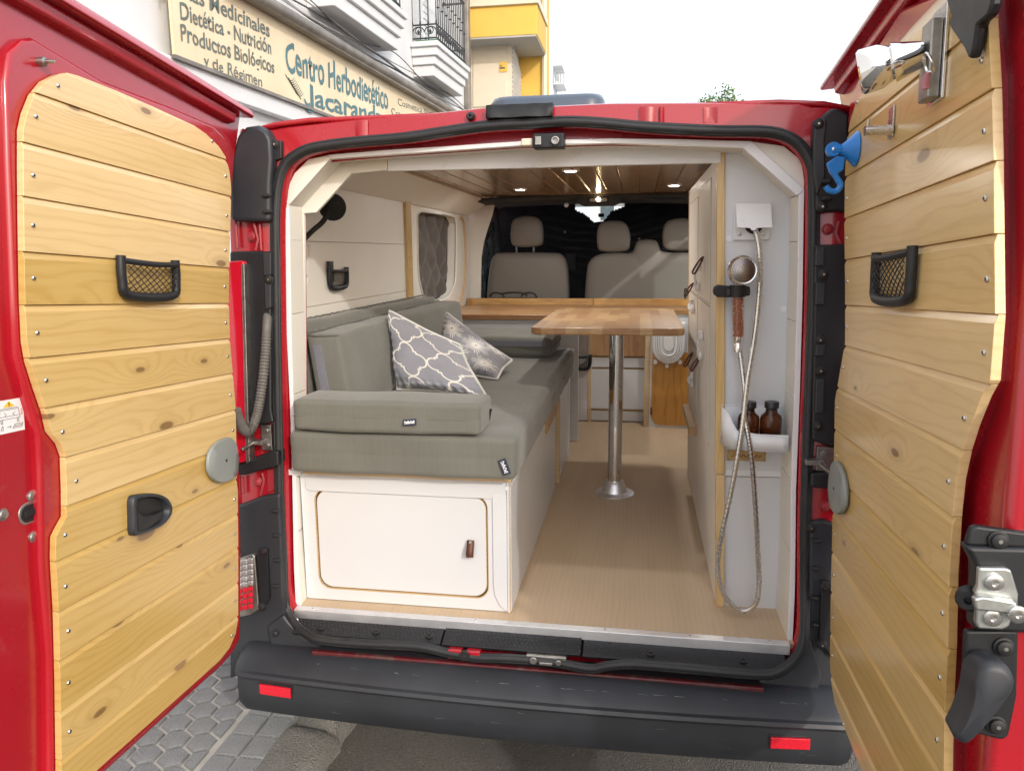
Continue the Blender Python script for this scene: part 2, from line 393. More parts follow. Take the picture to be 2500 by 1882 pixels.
def catmull(P, k=5, closed=False):
    P = [Vector(p) for p in P]; n = len(P); out = []
    for i in range(n if closed else n-1):
        if closed: a, b, c, d = P[i-1], P[i], P[(i+1) % n], P[(i+2) % n]
        else: a, b, c, d = P[max(i-1, 0)], P[i], P[i+1], P[min(i+2, n-1)]
        for j in range(k):
            t = j/k; out.append(.5*((2*b)+(c-a)*t+(2*a-5*b+4*c-d)*t*t+(3*b-a-3*c+d)*t**3))
    if not closed: out.append(P[-1])
    return out
def screw_mesh(r=.004, h=.0025, mats=('steel', 'soft_black')):
    mb = MB(); mb.lathe([(0, 0), (r, 0), (r, h*.4), (r*.75, h*.85), (0, h)], (0, 0, 0), (0, 1, 0), 10)
    mb.mi = 1; mb.box(-r*.12, r*.12, h*.75, h*1.04, -r*.5, r*.5); mb.box(-r*.5, r*.5, h*.75, h*1.03, -r*.12, r*.12)
    return mb.mesh('screw', list(mats))
def bolt_mesh(name, r, h, m, hole='soft_black'):
    mb = MB(); mb.lathe([(0, 0), (r*1.25, 0), (r*1.25, h*.2), (r, h*.3), (r*.92, h*.8), (r*.6, h), (0, h)], (0, 0, 0), (0, 1, 0), 14)
    mb.mi = 1; mb.lathe([(0, h*.9), (r*.28, h*.9), (r*.28, h*1.03), (0, h*1.03)], (0, 0, 0), (0, 1, 0), 6); return mb.mesh(name, [m, hole])

# ------------------------------------------------------------------ ground
g = MB(); g.grid(1, 1, lambda a, b: (-200+400*a, -200+400*b, -.004)); struct('ground', g, 'asphalt')
g = MB(); g.box(-.652, 6.5, -30, 60, -.05, 0); struct('road', g, 'asphalt')
mor = MB(); mor.box(-3.6, -.79, -30, 60, -.05, .093)
pav = struct('pavement', mor, 'concrete_mortar')
# hexagonal and square paving pieces, each its own
def hexm(r):
    mb = MB(); a = [(r*math.sin(R(60*i)), r*math.cos(R(60*i)), 0) for i in range(6)]; b = [(x*.9, y*.9, .007) for x, y, z in a]
    mb.loft([[Vector(q)+Vector((0, 0, -.02)) for q in a], a, b], True, True); return mb.mesh('hexagon_tile', ['tile_grey'])
HX = hexm(.0455)
def sqm(w, d):
    mb = MB(); a = [(-w, -d, 0), (w, -d, 0), (w, d, 0), (-w, d, 0)]; b = [(x*.93, y*.93, .006) for x, y, z in a]
    mb.loft([[Vector(q)+Vector((0, 0, -.02)) for q in a], a, b], True, True); return mb.mesh('square_tile', ['tile_grey'])
SQ = sqm(.0385, .047)
hh = MB(); a_ = [(0, .0455, 0), (0, -.0455, 0), (-.0394, -.02275, 0), (-.0394, .02275, 0)]; hh.loft([[Vector(q)+Vector((0, 0, -.02)) for q in a_], a_, [(x*.92-.001, y*.92, .007) for x, y, z in a_]], True, True); HHX = hh.mesh('half_hexagon_tile', ['tile_grey'])
cnt = 0
for r_ in range(-5, 15):
    for c_ in range(14):
        x = -1.008 - .0875*c_ - (.04375 if r_ % 2 else 0); y = .018+.0765*r_
        sub_at('hexagon_tile', HX, pav, Matrix.Translation((x, y, .0945+random.uniform(-.0012, .0012))) @ Matrix.Rotation(random.uniform(-.02, .02), 4, 'Z')); cnt += 1
for r_ in range(-5, 15, 2): sub_at('half_hexagon_tile', HHX, pav, Matrix.Translation((-.9645, .018+.0765*r_, .0945)))
for r_ in range(-6, 15):
    for c_ in range(2):
        sub_at('square_tile', SQ, pav, Matrix.Translation((-.905+.083*c_, .022+.1*r_, .0945+random.uniform(-.001, .001))))
# kerb stones
for i, (y0, y1) in enumerate(((-1.1, -.36), (-.35, .175), (.185, .75), (.76, 1.5))):
    k = MB(); nx = 8; ny = 14; x0, x1 = -.785, -.645
    def top(a, b, y0=y0, y1=y1, i=i):
        y = y0+(y1-y0)*b; e = min(b, 1-b); x = x0+(x1-x0)*a
        z = .1 - .05*max(0, a-.72)**1.2*3 - (.03*max(0, (.14-e)/.14)**2 if i in (1, 2) else .006*max(0, (.05-e)/.05)) + .004*math.sin(31*x+17*y+i)*math.sin(23*y)
        return (x + .006*math.sin(40*y+i)*(a > .8), y, z)
    k.grid(nx, ny, top)
    for s_ in range(ny):
        a = top(1, s_/ny); b = top(1, (s_+1)/ny); k.add([a, b, (b[0]+.012, b[1], -.02), (a[0]+.012, a[1], -.02)], [(0, 1, 2, 3)])
    for bb in (0, 1):
        k.add([top(q/nx, bb) for q in range(nx+1)] + [(x1, y0 if bb == 0 else y1, -.02), (x0, y0 if bb == 0 else y1, -.02)], [list(range(nx+3))])
    single('kerb_stone', k, 'kerb_stone', ['rough kerb stone under the pavement-side end of the van', 'worn kerb stone with a rounded crumbling end beside the bumper', 'kerb stone ending in a crumbled corner beneath the bumper', 'grey kerb stone hidden in the shade below the van'][i], 'kerb', (-.7, (y0+y1)/2, 0), 'kerb stones along the pavement', smooth=60)
# loose grit on the asphalt
g = MB()
for i in range(420):
    u = random.uniform(760, 2150); v = random.uniform(1740, 1900); p = on(u, v, z=0); s_ = random.uniform(.0012, .0045)
    if p.y < -1.2 or p.x < -.62: continue
    o = Vector((p.x, p.y, s_*.4)); a = [o+Vector((random.uniform(-1, 1), random.uniform(-1, 1), random.uniform(-.6, .8)))*s_ for _ in range(4)]
    g.add(a, [(0, 1, 2), (0, 1, 3), (1, 2, 3), (0, 2, 3)])
q = struct('gravel', g, 'tile_grey', kind='stuff'); q['label'] = 'loose grit scattered on the asphalt behind the bumper'; q['category'] = 'gravel'
# ------------------------------------------------------------------ the van
VAN = thing('camper_van', 'red panel van with both rear doors open on a fitted white and pine camper interior', 'van', (0, 2.2, 0))
SEALPX = [(677, 750), (675, 559), (677, 491), (684, 440), (699, 403), (726, 379), (767, 362), (855, 349), (991, 337), (1092, 322), (1194, 308), (1300, 303), (1386, 298), (1472, 302), (1579, 312), (1751, 321), (1859, 322), (1914, 332), (1953, 357), (1979, 400), (1985, 443), (1985, 564), (1983, 735), (1976, 940), (1972, 1026), (1965, 1278), (1964, 1440), (1961, 1553), (1941, 1603), (1900, 1635), (1855, 1642), (1738, 1633), (1602, 1621), (1534, 1617), (1480, 1622), (1439, 1628), (1350, 1612), (1237, 1603), (1165, 1601), (1093, 1589), (1020, 1574), (876, 1567), (785, 1558), (753, 1545), (724, 1520), (702, 1484), (691, 1440), (689, 1386), (682, 1050)]
SEAL0 = [rp(u, v) for u, v in SEALPX]
SEAL = [rp(u, v, -.056*max(0, min(1, (v-1500)/60))) for u, v in SEALPX]     # the sill run sits further out
sealc = catmull(SEAL0, 4, True)
def polar(poly, n, c=(0, 1.2)):
    out = []; pts = [(p[0]-c[0], p[2]-c[1]) for p in poly]
    for i in range(n):
        a = 2*math.pi*i/n; dx, dz = math.cos(a), math.sin(a); best = 0
        for k in range(len(pts)):
            (x0, z0), (x1, z1) = pts[k], pts[(k+1) % len(pts)]
            den = dx*(z1-z0)-dz*(x1-x0)
            if abs(den) < 1e-12: continue
            t = (x0*(z1-z0)-z0*(x1-x0))/den; s_ = (x0*dz-z0*dx)/den
            if t > 0 and -1e-6 <= s_ <= 1+1e-6: best = max(best, t)
        out.append((c[0]+dx*best, c[1]+dz*best))
    return out
ROOFPX = [(640, 316), (686, 318), (696, 311), (855, 293), (1059, 276), (1189, 263), (1352, 259), (1494, 252), (1751, 250), (1966, 254), (1985, 263), (2043, 262)]
top_ = [rp(u, v, .01) for u, v in ROOFPX]
OUT = [Vector((-.83, 0, .45))] + [Vector((-.83, 0, 1.74)), Vector((-.79, 0, 1.86))] + top_ + [Vector((.79, 0, 1.83)), Vector((.82, 0, 1.72)), Vector((.82, 0, .45))]
NN = 220
inn = polar(sealc, NN); ou = polar(OUT, NN)
V3 = lambda p, off: Vector((p[0], yr(p[1])+off, p[1]))
def shrink(poly, k):
    out = []
    for i, (x, z) in enumerate(poly):
        (xa, za), (xb, zb) = poly[i-1], poly[(i+1) % len(poly)]; t = Vector((xb-xa, zb-za)).normalized(); out.append((x - t.y*k, z + t.x*k))
    return out
in2 = shrink(inn, .012)
bd = MB(); mid = [(a[0]*.5+b[0]*.5, a[1]*.5+b[1]*.5) for a, b in zip(inn, ou)]
def lip(p): return .012
bd.loft([[V3(p, .05) for p in ou], [V3(p, .012) for p in ou], [V3(p, .004) for p in [(a[0]*.93+b[0]*.07, a[1]*.93+b[1]*.07) for a, b in zip(ou, inn)]], [V3(p, .004) for p in mid], [V3(p, .0) for p in inn], [V3(p, .012) for p in in2], [V3(p, .16) for p in in2]])
part('rear_frame', bd, 'red_paint', VAN, smooth=50)
# pressed details in the roof rail: two vertical swages and a lap joint
for u0, u1, dep in ((1560, 1600, .006), (1608, 1622, .006), (1718, 1752, -.004), (868, 898, .004)):
    m_ = MB(); pts = []
    for k in range(7):
        u = u0+(u1-u0)*k/6; b = math.sin(math.pi*k/6)*dep; a = rp(u, 262 if u > 1000 else 294, .0); c = rp(u, 300 if u > 1000 else 341, 0)
        pts.append((a+Vector((0, -b, 0)), c+Vector((0, -b, 0))))
    m_.loft([[p[0] for p in pts], [p[1] for p in pts]], closed=False); part('roof_swage', m_, 'red_paint', VAN)
# weather strip
sl = MB()
off = lambda k: [Vector((p[0], yr(p[1])-k, p[1])) for p in inn]
sl.tube(catmull([p+Vector((0, -.006, 0)) for p in SEAL], 4, True), .0105, 8, True)
SC3 = catmull(SEAL, 4, True); nS = len(SC3)
for k_, r_, d_ in ((.0085, .0048, -.009), (-.0085, .0052, -.006)):
    pts = []
    for i in range(nS):
        t_ = (SC3[(i+1) % nS]-SC3[i-1]).normalized(); pts.append(SC3[i]+Vector((-t_.z, 0, t_.x))*k_+Vector((0, d_, 0)))
    sl.tube(pts, r_, 6, True)
part('door_seal', sl, 'rubber', VAN, smooth=60)
# outer sides, roof, floor pan
for sg in (-1, 1):
    b = MB()
    prof = [(.825, .0), (.85, .03), (.875, .09), (.90, .2), (.92, .5), (.93, 1.2), (.93, 4.2)]
    def sidew(z0, z1, y0, y1, b=b, sg=sg):
        for k in range(len(prof)-1):
            (x0, a0), (x1, a1) = prof[k], prof[k+1]
            lo, hi = max(a0, y0), min(a1, y1)
            if hi <= lo: continue
            xa = x0+(x1-x0)*(lo-a0)/(a1-a0); xb = x0+(x1-x0)*(hi-a0)/(a1-a0)
            t0 = .07*max(0, (z0-1.1)); t1 = .07*max(0, z1-1.1)
            b.add([(sg*(xa-t0), lo+yr(z0)+.01, z0), (sg*(xb-t0), hi+yr(z0)+.01, z0), (sg*(xb-t1), hi+yr(z1)+.01, z1), (sg*(xa-t1), lo+yr(z1)+.01, z1)], [(0, 1, 2, 3)])
    sidew(.545, 1.12, 0, 4.2); sidew(1.84, 1.88, 0, 4.2)
    if sg > 0: sidew(1.12, 1.84, 0, 2.2); sidew(1.12, 1.84, 2.85, 2.98); sidew(1.12, 1.84, 3.6, 4.2)
    else: sidew(1.12, 1.84, 0, 1.75); sidew(1.12, 1.84, 2.6, 2.98); sidew(1.12, 1.84, 3.75, 4.2)
    part('side_panel', b, 'red_paint', VAN, solid=.02)
rf = MB(); nx = 16
def roofp(a, b_):
    x = -.79+1.58*a; e = 1-abs(2*a-1); z = 1.868+.030*min(1, e*6)
    return (x, .095+4.0*b_, z + (.03*math.sin(math.pi*b_)))
rf.grid(nx, 12, roofp); part('roof', rf, 'red_paint', VAN, solid=.012)
fp = MB(); fp.box(-.86, .86, .03, 4.2, .40, .545); part('floor_pan', fp, 'black_plastic', VAN)
fl = MB(); sx0, sx1 = -.672, .668
fl.box(-.80, .80, .012, 3.1, .546, .560); part('vinyl_floor', fl, 'oak_floor', VAN)
al = MB(); al.box(-.672, .668, -.004, .020, .548, .5645); al.box(-.672, .668, -.006, -.003, .538, .5645); part('sill_strip', al, 'aluminium', VAN, .001)
me = screw_mesh(.0035, .002)
for x_ in (-.62, -.15, .2, .42, .62):
    o = sub_at('screw', me, VAN, Matrix.Translation(Vector((x_, .008, .5646))-ORG[VAN]) @ Matrix.Rotation(R(90), 4, 'X'))
# tread plate below the floor edge (stippled black plastic) in three pieces
def tread(x0, x1, z, dep, nm):
    t_ = MB(); t_.M = Matrix.Translation((0, -.006, z)) @ Matrix.Rotation(R(22), 4, 'X') @ Matrix.Translation((0, .006, -z)); t_.box(x0, x1, -.058-dep, -.006, z-.010, z)
    n = int((x1-x0)/.0115)
    for i in range(n):
        for k in range(4):
            cx_, cy_ = x0+.006+.0115*i+(.0055 if k % 2 else 0), -.014-.0115*k-dep*.4
            t_.add([(cx_-.0038, cy_, z), (cx_, cy_-.004, z), (cx_+.0038, cy_, z), (cx_, cy_+.004, z), (cx_, cy_, z+.0022)], [(0, 1, 4), (1, 2, 4), (2, 3, 4), (3, 0, 4)])
    return part('tread_plate', t_, 'black_plastic', VAN, .002)
tread(-.655, -.235, .541, .0, 0); tread(-.23, .14, .544, .004, 1); tread(.145, .655, .539, .0, 0)
for x_ in (-.58, -.42, -.27, .32, .55):
    m_ = MB(); m_.lathe([(0, 0), (.010, 0), (.010, .003), (.006, .004), (.0055, .001), (0, .001)], (x_, -.035, .5295 if x_ < 0 else .5275), (0, 0, 1), 12); part('tread_clip', m_, 'soft_black', VAN)
# red sill below with the striker
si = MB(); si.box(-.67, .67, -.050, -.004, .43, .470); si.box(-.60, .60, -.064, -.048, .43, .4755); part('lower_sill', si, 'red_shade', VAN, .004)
st = MB(); st.box(.0, .105, -.070, -.050, .492, .518); st.lathe([(0, 0), (.010, 0), (.010, .006), (0, .006)], (.02, -.074, .508), (0, -1, 0), 10); st.lathe([(0, 0), (.008, 0), (.008, .006), (0, .006)], (.085, -.074, .507), (0, -1, 0), 10)
st.box(.035, .07, -.08, -.07, .498, .506); part('striker_plate', st, 'dull_steel', VAN, .002)
for x_ in (-.19, -.14):
    m_ = MB(); m_.box(x_-.02, x_+.018, -.072, -.05, .490, .517); part('striker_block', m_, 'red_paint', VAN, .003)
m_ = MB(); m_.lathe([(0, 0), (.013, 0), (.013, .012), (.006, .012), (.005, .004), (0, .004)], (-.163, -.068, .506), (0, -1, 0), 12); part('stop_buffer', m_, 'soft_black', VAN)
# bumper
bp = [(.03, .47), (-.045, .474), (-.075, .468), (-.105, .452), (-.128, .440), (-.137, .430), (-.148, .428), (-.153, .420), (-.148, .411), (-.139, .407), (-.143, .37), (-.140, .33), (-.125, .305), (-.06, .297), (.04, .297)]
path = []
for k in range(81):
    a = -1+2*k/80; x = .868*a; e = abs(a)
    y = .035*max(0, (e-.0))**2 + (.0 if e < .90 else .24*((e-.90)/.10)**2.2); path.append((x, y, 1 if e < .9 else 1-.08*((e-.9)/.1)))
bm_ = MB(); bm_.loft([[(x, y+py, .38+(pz-.38)*s_) for py, pz in bp] for x, y, s_ in path], closed=True, caps=True)
BUMP = part('bumper', bm_, 'grey_plastic', VAN, smooth=28)
def bumpy(x): return .035*(abs(x)/.835)**2
for (u, v) in ((673, 1683), (1928, 1809)):
    c = on(u, v, y=-.12); b = MB(); b.M = Matrix.Translation((c.x, -.143+bumpy(c.x), c.z-.002)) @ Matrix.Rotation(.09*(1 if c.x > 0 else -1), 4, 'Z')
    b.mi = 0; b.box(-.047, .047, -.006, .012, -.0145, .0145); b.mi = 1; b.box(-.052, .052, -.001, .012, -.0185, .0185)
    part('reflector', b, ['reflector_red', 'black_plastic'], BUMP, .002)
# scuffs: pale scraped patches, slightly proud slivers of worn plastic
mat('scuff', (.16, .165, .17), .7, var=.2, vs=40)
rnd = random.Random(11)
for k in range(34):                       # loading scratches
    u = rnd.uniform(640, 1960); top = rnd.random() < .55; x = (u-1310)/900.; L = rnd.uniform(.006, .03); sl_ = rnd.uniform(-.5, .5)
    if top: pts = [(x, -.1045+bumpy(x)-.0008, .4525+.0008), (x+L, -.1045+bumpy(x)-.0008-.006*sl_, .4525+.0008-.005*abs(sl_)*.0)]; w2 = (0, .0016, .0010)
    else: z = rnd.uniform(.33, .40); yb = -.1425-.0012; pts = [(x, yb+bumpy(x), z), (x+L, yb+bumpy(x+L), z+L*sl_*.5)]; w2 = (0, 0, .0012)
    a, c = Vector(pts[0]), Vector(pts[1]); w2 = Vector(w2)*rnd.uniform(.4, 1.1); b = MB(); b.add([a, c, c+w2*.3, a+w2], [(0, 1, 2, 3)]); part('scratch', b, 'scuff', BUMP)
# running gear and side skirts
for sx_ in (-1, 1):
    b = MB(); b.box(sx_*.80-.06, sx_*.80+.06, 1.25, 3.2, .24, .545); part('side_skirt', b, 'black_plastic', VAN, .02)
    for y_ in (.86, 3.75):
        b = MB(); b.lathe([(.20, -.09), (.30, -.095), (.325, -.07), (.328, 0), (.325, .07), (.30, .095), (.20, .09)], (sx_*.79, y_, .328), (1, 0, 0), 36, False); W_ = part('wheel', b, 'rubber', VAN, smooth=50)
        b = MB(); b.lathe([(.20, -.06), (.20, .06), (.12, .05 if sx_ > 0 else -.05), (0, .04 if sx_ > 0 else -.04)], (sx_*.79, y_, .328), (1, 0, 0), 28, False); part('rim', b, 'dull_steel', W_, smooth=50)
# corner pillars: black covers, lamps, hinge recesses
def slab_rp(px, o0, o1, name, m, bev=.004, parent=VAN, smooth=35):
    b = MB(); b.prism([rp(u, v, o0) for u, v in px], (0, o1-o0, 0)); return part(name, b, m, parent, bev, smooth)
# pavement side
slab_rp([(560, 540), (560, 400), (578, 330), (598, 309), (628, 305), (650, 318), (661, 339), (664, 391), (660, 444), (659, 543)], -.03, .03, 'hinge_cover', 'grey_plastic', .012)
slab_rp([(656, 345), (686, 343), (687, 388), (664, 394)], -.012, .01, 'cover_flange', 'black_plastic', .003)
slab_rp([(560, 614), (610, 613), (660, 614), (661, 700), (662, 1000), (668, 1032), (560, 1050)], -.022, .03, 'lamp_surround', 'black_plastic', .006)
slab_rp([(641, 616), (661, 616), (661, 672), (643, 674)], -.030, 0, 'trim_clip', 'grey_plastic', .003)
slab_rp([(644, 690), (661, 688), (661, 752), (647, 756)], -.030, 0, 'trim_clip', 'grey_plastic', .003)
L_ = slab_rp([(540, 640), (590, 636), (595, 642), (601, 1000), (607, 1125), (560, 1138)], -.040, .0, 'tail_lamp', 'lamp_red', .008)
slab_rp([(588, 645), (596, 645), (609, 1128), (600, 1132)], -.045, -.012, 'lamp_rim', 'dull_steel', .002, L_)
slab_rp([(560, 1140), (612, 1122), (660, 1102), (679, 1101), (680, 1138), (625, 1152), (600, 1160), (560, 1160)], -.030, .02, 'trim_band', 'black_plastic', .006)
slab_rp([(560, 1240), (590, 1232), (640, 1212), (683, 1205), (690, 1380), (692, 1450), (700, 1500), (660, 1590), (560, 1660)], -.020, .03, 'corner_cover', 'grey_plastic', .008)
K_ = slab_rp([(560, 1372), (615, 1352), (622, 1358), (632, 1488), (612, 1502), (560, 1512)], -.032, 0, 'reverse_lamp', 'dull_steel', .004)
b = MB(); 
for i in range(9):
    for k in range(4):
        c = rp(570+14*k, 1376+i*14-3*k, -.033); b.mi = 0 if i < 5 else 1; b.box(c.x-.0068, c.x+.0068, c.y-.004, c.y+.004, c.z-.0066, c.z+.0066)
part('lamp_facets', b, ['aluminium', 'reflector_red'], K_, .0025)
slab_rp([(625, 1352), (652, 1340), (658, 1462), (638, 1490)], -.030, -.010, 'lamp_bracket', 'black_plastic', .003)
# street side
slab_rp([(2006, 285), (2025, 268), (2045, 262), (2075, 280), (2075, 520), (2040, 516), (2000, 520), (1990, 515), (1988, 390), (1992, 345), (1995, 310)], -.024, .03, 'hinge_cover', 'black_plastic', .008)
slab_rp([(1990, 290), (2020, 292), (2014, 340), (2016, 430), (1995, 480), (1986, 420), (1986, 340)], -.034, -.0, 'cover_flange', 'grey_plastic', .004)
slab_rp([(1988, 598), (2075, 596), (2075, 1090), (2040, 1095), (1982, 1075), (1986, 800)], -.022, .03, 'lamp_surround', 'black_plastic', .006)
for v0, v1 in ((604, 650), (690, 745), (840, 870), (925, 1010)):
    slab_rp([(1992, v0), (2014, v0), (2012, v1), (1990, v1)], -.034, 0, 'trim_clip', 'grey_plastic', .003)
slab_rp([(1980, 1155), (2070, 1152), (2070, 1200), (1978, 1190)], -.028, .02, 'trim_band', 'black_plastic', .006)
slab_rp([(1976, 1275), (2010, 1270), (2070, 1290), (2090, 1740), (2010, 1725), (1955, 1620), (1972, 1550), (1976, 1440)], -.016, .03, 'corner_cover', 'grey_plastic', .008)
slab_rp([(2006, 1418), (2045, 1425), (2045, 1610), (2025, 1600), (2000, 1560)], -.030, 0, 'lamp_bracket', 'black_plastic', .004)
# pegs, bolts and stops on the pillars
bm1 = bolt_mesh('cover_bolt', .010, .007, 'soft_black', 'steel'); bm2 = bolt_mesh('hinge_bolt', .011, .009, 'red_dusty', 'red_dusty')
def bolt_rp(u, v, o, me, name):
    p = rp(u, v, o); sub_at(name, me, VAN, Matrix.Translation(p-ORG[VAN]) @ Matrix.Rotation(R(180), 4, 'Z'))
for u, v, o in ((672, 353, -.013), (657, 683, -.03), (644, 1345, -.03), (640, 1480, -.03), (1998, 303, -.034), (2007, 505, -.026), (2010, 670, -.034), (2002, 830, -.03), (2003, 905, -.03), (1997, 1040, -.024), (1980, 1288, -.018), (2013, 1433, -.032), (2007, 1573, -.032), (733, 1566, -.022), (1898, 1668, -.02)): bolt_rp(u, v, o, bm1, 'cover_bolt')
for u, v in ((617, 578), (632, 1176), (2020, 560), (2015, 1235)): bolt_rp(u, v, .0, bm2, 'hinge_bolt')
for pl in (((648, 478), (650, 517)), ((672, 1247), (673, 1307), (675, 1367), (672, 1430)), ((2018, 443), (2018, 485)), ((1992, 1320), (1990, 1388), (1990, 1460), (1990, 1525))):
    for u, v in pl:
        p = rp(u, v, -.034 if v < 600 else -.024); b = MB(); b.tube([p+Vector((-.011, .006, 0)), p+Vector((-.004, 0, 0)), p+Vector((.006, 0, 0)), p+Vector((.012, .008, 0))], [.003, .0055, .0055, .003], 8); part('rubber_peg', b, 'rubber', VAN)
# red ribs in the recesses
for pts in (((620, 545), (630, 585), (624, 612)), ((634, 548), (638, 612)), ((575, 540), (580, 605)), ((640, 1155), (645, 1172), (636, 1210)), ((592, 1165), (594, 1205)), ((2048, 540), (2040, 570), (2050, 595)), ((2030, 1200), (2045, 1260))):
    b = MB(); b.tube([rp(u, v, -.004) for u, v in pts], .004, 6); part('pressed_rib', b, 'red_dusty', VAN)
b = MB(); b.prism([rp(u, v, -.004) for u, v in ((650, 1145), (678, 1142), (682, 1195), (650, 1205))], (0, .01, 0)); part('pressed_block', b, 'red_dusty', VAN, .006)
# rubber stop by the bumper corner
p = rp(677, 1541, -.022); b = MB(); b.lathe([(.024, 0), (.024, .006), (.014, .007), (.012, .003), (.0, .003)], p+Vector((0, .004, 0)), (0, -1, 0), 18); part('stop_ring', b, 'red_dusty', VAN)
b = MB(); b.lathe([(.009, 0), (.009, .016), (.006, .018), (0, .018)], p, (0, -1, 0), 12); part('rubber_stop', b, 'rubber', VAN)
for px in ([(690, 1500), (705, 1520), (745, 1558), (795, 1572), (770, 1590), (660, 1580), (650, 1530)], [(1980, 1560), (1955, 1600), (1900, 1645), (1850, 1660), (1855, 1690), (1990, 1712), (2010, 1650)]):
    slab_rp(px, -.030, .02, 'bumper_corner', 'grey_plastic', .008)
# conduit hose and door check on the pavement side
hp = catmull([rp(*q) for q in ((655, 745, .02), (652, 790, -.028), (648, 860, -.035), (640, 940, -.042), (628, 1010, -.048), (612, 1050, -.058), (596, 1050, -.075), (583, 1025, -.10), (576, 1000, -.115))], 40)
b = MB(); b.tube(hp, [.0122+(.0012 if (i//2) % 2 else -.0010)*(1 if i > 60 else 0) for i in range(len(hp))], 12); part('conduit_hose', b, 'hose_grey', VAN, smooth=60)
for sgn, A, B, Cc in ((1, (655, 1050), (655, 1086), (590, 1098)), (-1, (2009, 1105), (2020, 1135), (2035, 1160))):
    b = MB(); p, q, r_ = rp(*A, -.006), rp(*B, -.006), rp(*Cc, -.09)
    b.box(min(p.x, q.x)-.016, max(p.x, q.x)+.012, p.y-.008, p.y+.004, q.z-.014, p.z+.016); b.box(p.x-.045, p.x-.004, p.y-.034, p.y-.004, q.z+.006, q.z+.018); b.tube([q+Vector((-.03, -.02, .012)), r_], .005, 6)
    for z_ in (p.z, q.z): b.lathe([(.007, 0), (.007, .006), (0, .006)], (p.x, p.y-.008, z_), (0, -1, 0), 8)
    part('check_link', b, 'dull_steel', VAN, .0015)
# latch pocket in the roof rail, black wiring cover, roof buffer
b = MB(); a0, a1 = rp(1302, 328, -.004), rp(1378, 362, -.004); b.box(a0.x, a1.x, a0.y-.012, a0.y+.03, a1.z, a0.z); LP = part('latch_housing', b, 'black_plastic', VAN, .004)
b = MB(); c = rp(1356, 344, -.017); b.lathe([(0, 0), (.010, 0), (.010, .008), (.006, .008), (.006, .003), (0, .003)], c, (0, -1, 0), 12); part('latch_socket', b, 'dull_steel', LP, .001)
b = MB(); b.box(c.x-.05, c.x-.035, c.y-.006, c.y+.002, c.z-.009, c.z+.011); part('latch_tongue', b, 'dull_steel', LP, .001)
b = MB(); c = rp(1290, 348, .005); b.box(c.x-.018, c.x+.012, c.y-.008, c.y+.01, c.z-.009, c.z+.009); part('sealant_blob', b, 'sealant', VAN, .004)
b = MB(); a0, a1 = rp(1189, 262, -.006), rp(1351, 287, -.006); n = 10
b.loft([[(a0.x+(a1.x-a0.x)*k/n, a0.y-.010-.003*math.sin(k*1.9), a0.z+.002) for k in range(n+1)], [(a0.x+(a1.x-a0.x)*k/n, a0.y-.016-.004*math.sin(k*1.3), a1.z+.003) for k in range(n+1)], [(a0.x+(a1.x-a0.x)*k/n, a0.y+.012, a1.z) for k in range(n+1)], [(a0.x+(a1.x-a0.x)*k/n, a0.y+.012, a0.z+.002) for k in range(n+1)]], closed=False); part('wiring_cover', b, 'soft_black', VAN, solid=.004)
b = MB(); c = rp(1150, 285, 0); b.lathe([(.011, 0), (.011, .008), (.007, .014), (.003, .014), (.003, .006), (0, .006)], c, (0, -1, 0), 12); part('roof_buffer', b, 'rubber', VAN)
HT = thing('roof_hatch', 'low dark glass roof hatch on top of the van', 'roof hatch', (.03, .55, 1.93))
b = MB(); a0, a1 = on(1190, 240, y=.30), on(1476, 238, y=.30); poly = rrect(a0.x, a1.x, .30, .75, .05)
b.loft([[(x, y, 1.925) for x, y in poly], [(x, y, a0.z-.012) for x, y in poly], [((x-.03)*.95+.03, (y-.52)*.95+.52, a0.z+.004) for x, y in poly], [((x-.03)*.8+.03, (y-.52)*.8+.52, a0.z+.010) for x, y in poly]], True, True); part('hatch_dome', b, 'skylight', HT, smooth=50)
b = MB(); poly2 = rrect(a0.x+.01, a1.x-.01, .31, .74, .05); b.loft([[(x, y, 1.905) for x, y in poly2], [(x, y, 1.9255) for x, y in poly2]], True, True); part('hatch_frame', b, 'black_plastic', HT)

# ------------------------------------------------------------------ rear doors
def door_frame(side, P, az, lean):
    eh = Vector((0, math.sin(R(lean)), math.cos(R(lean)))); es = Vector((math.sin(R(az)), -math.cos(R(az)), 0)); es = (es-eh*es.dot(eh)).normalized()
    n = es.cross(eh); n = n if n.x*(-side) > 0 else -n
    ex = es if side < 0 else -es
    M = Matrix((ex, n, eh)).transposed().to_4x4(); M.translation = Vector(P); return M
class Door:
    def __init__(s, side, P, az, lean):
        s.side = side; s.sg = 1 if side < 0 else -1; s.M = door_frame(side, P, az, lean); s.inv = s.M.inverted(); s.n = s.M.to_3x3() @ Vector((0, 1, 0)); s.P = Vector(P)
    def px(s, u, v, n=0.0):           # pixel -> local x, z on the door's inner face
        q = s.inv @ plane(u, v, s.P+s.n*n, s.n); return (q.x, q.z)
    def end(s, u, v, sm):             # pixel -> local y, z on the free end face
        e = s.M.to_3x3() @ Vector((1, 0, 0)); q = s.inv @ plane(u, v, s.P+e*(s.sg*sm), e); return (q.y, q.z)
    def world(s, x, y, z): return s.M @ Vector((x, y, z))
DL = Door(-1, (-.755, -.06, .56), 1, 3.5); DR = Door(1, (.722, -.05, .56), -1, 3.0)
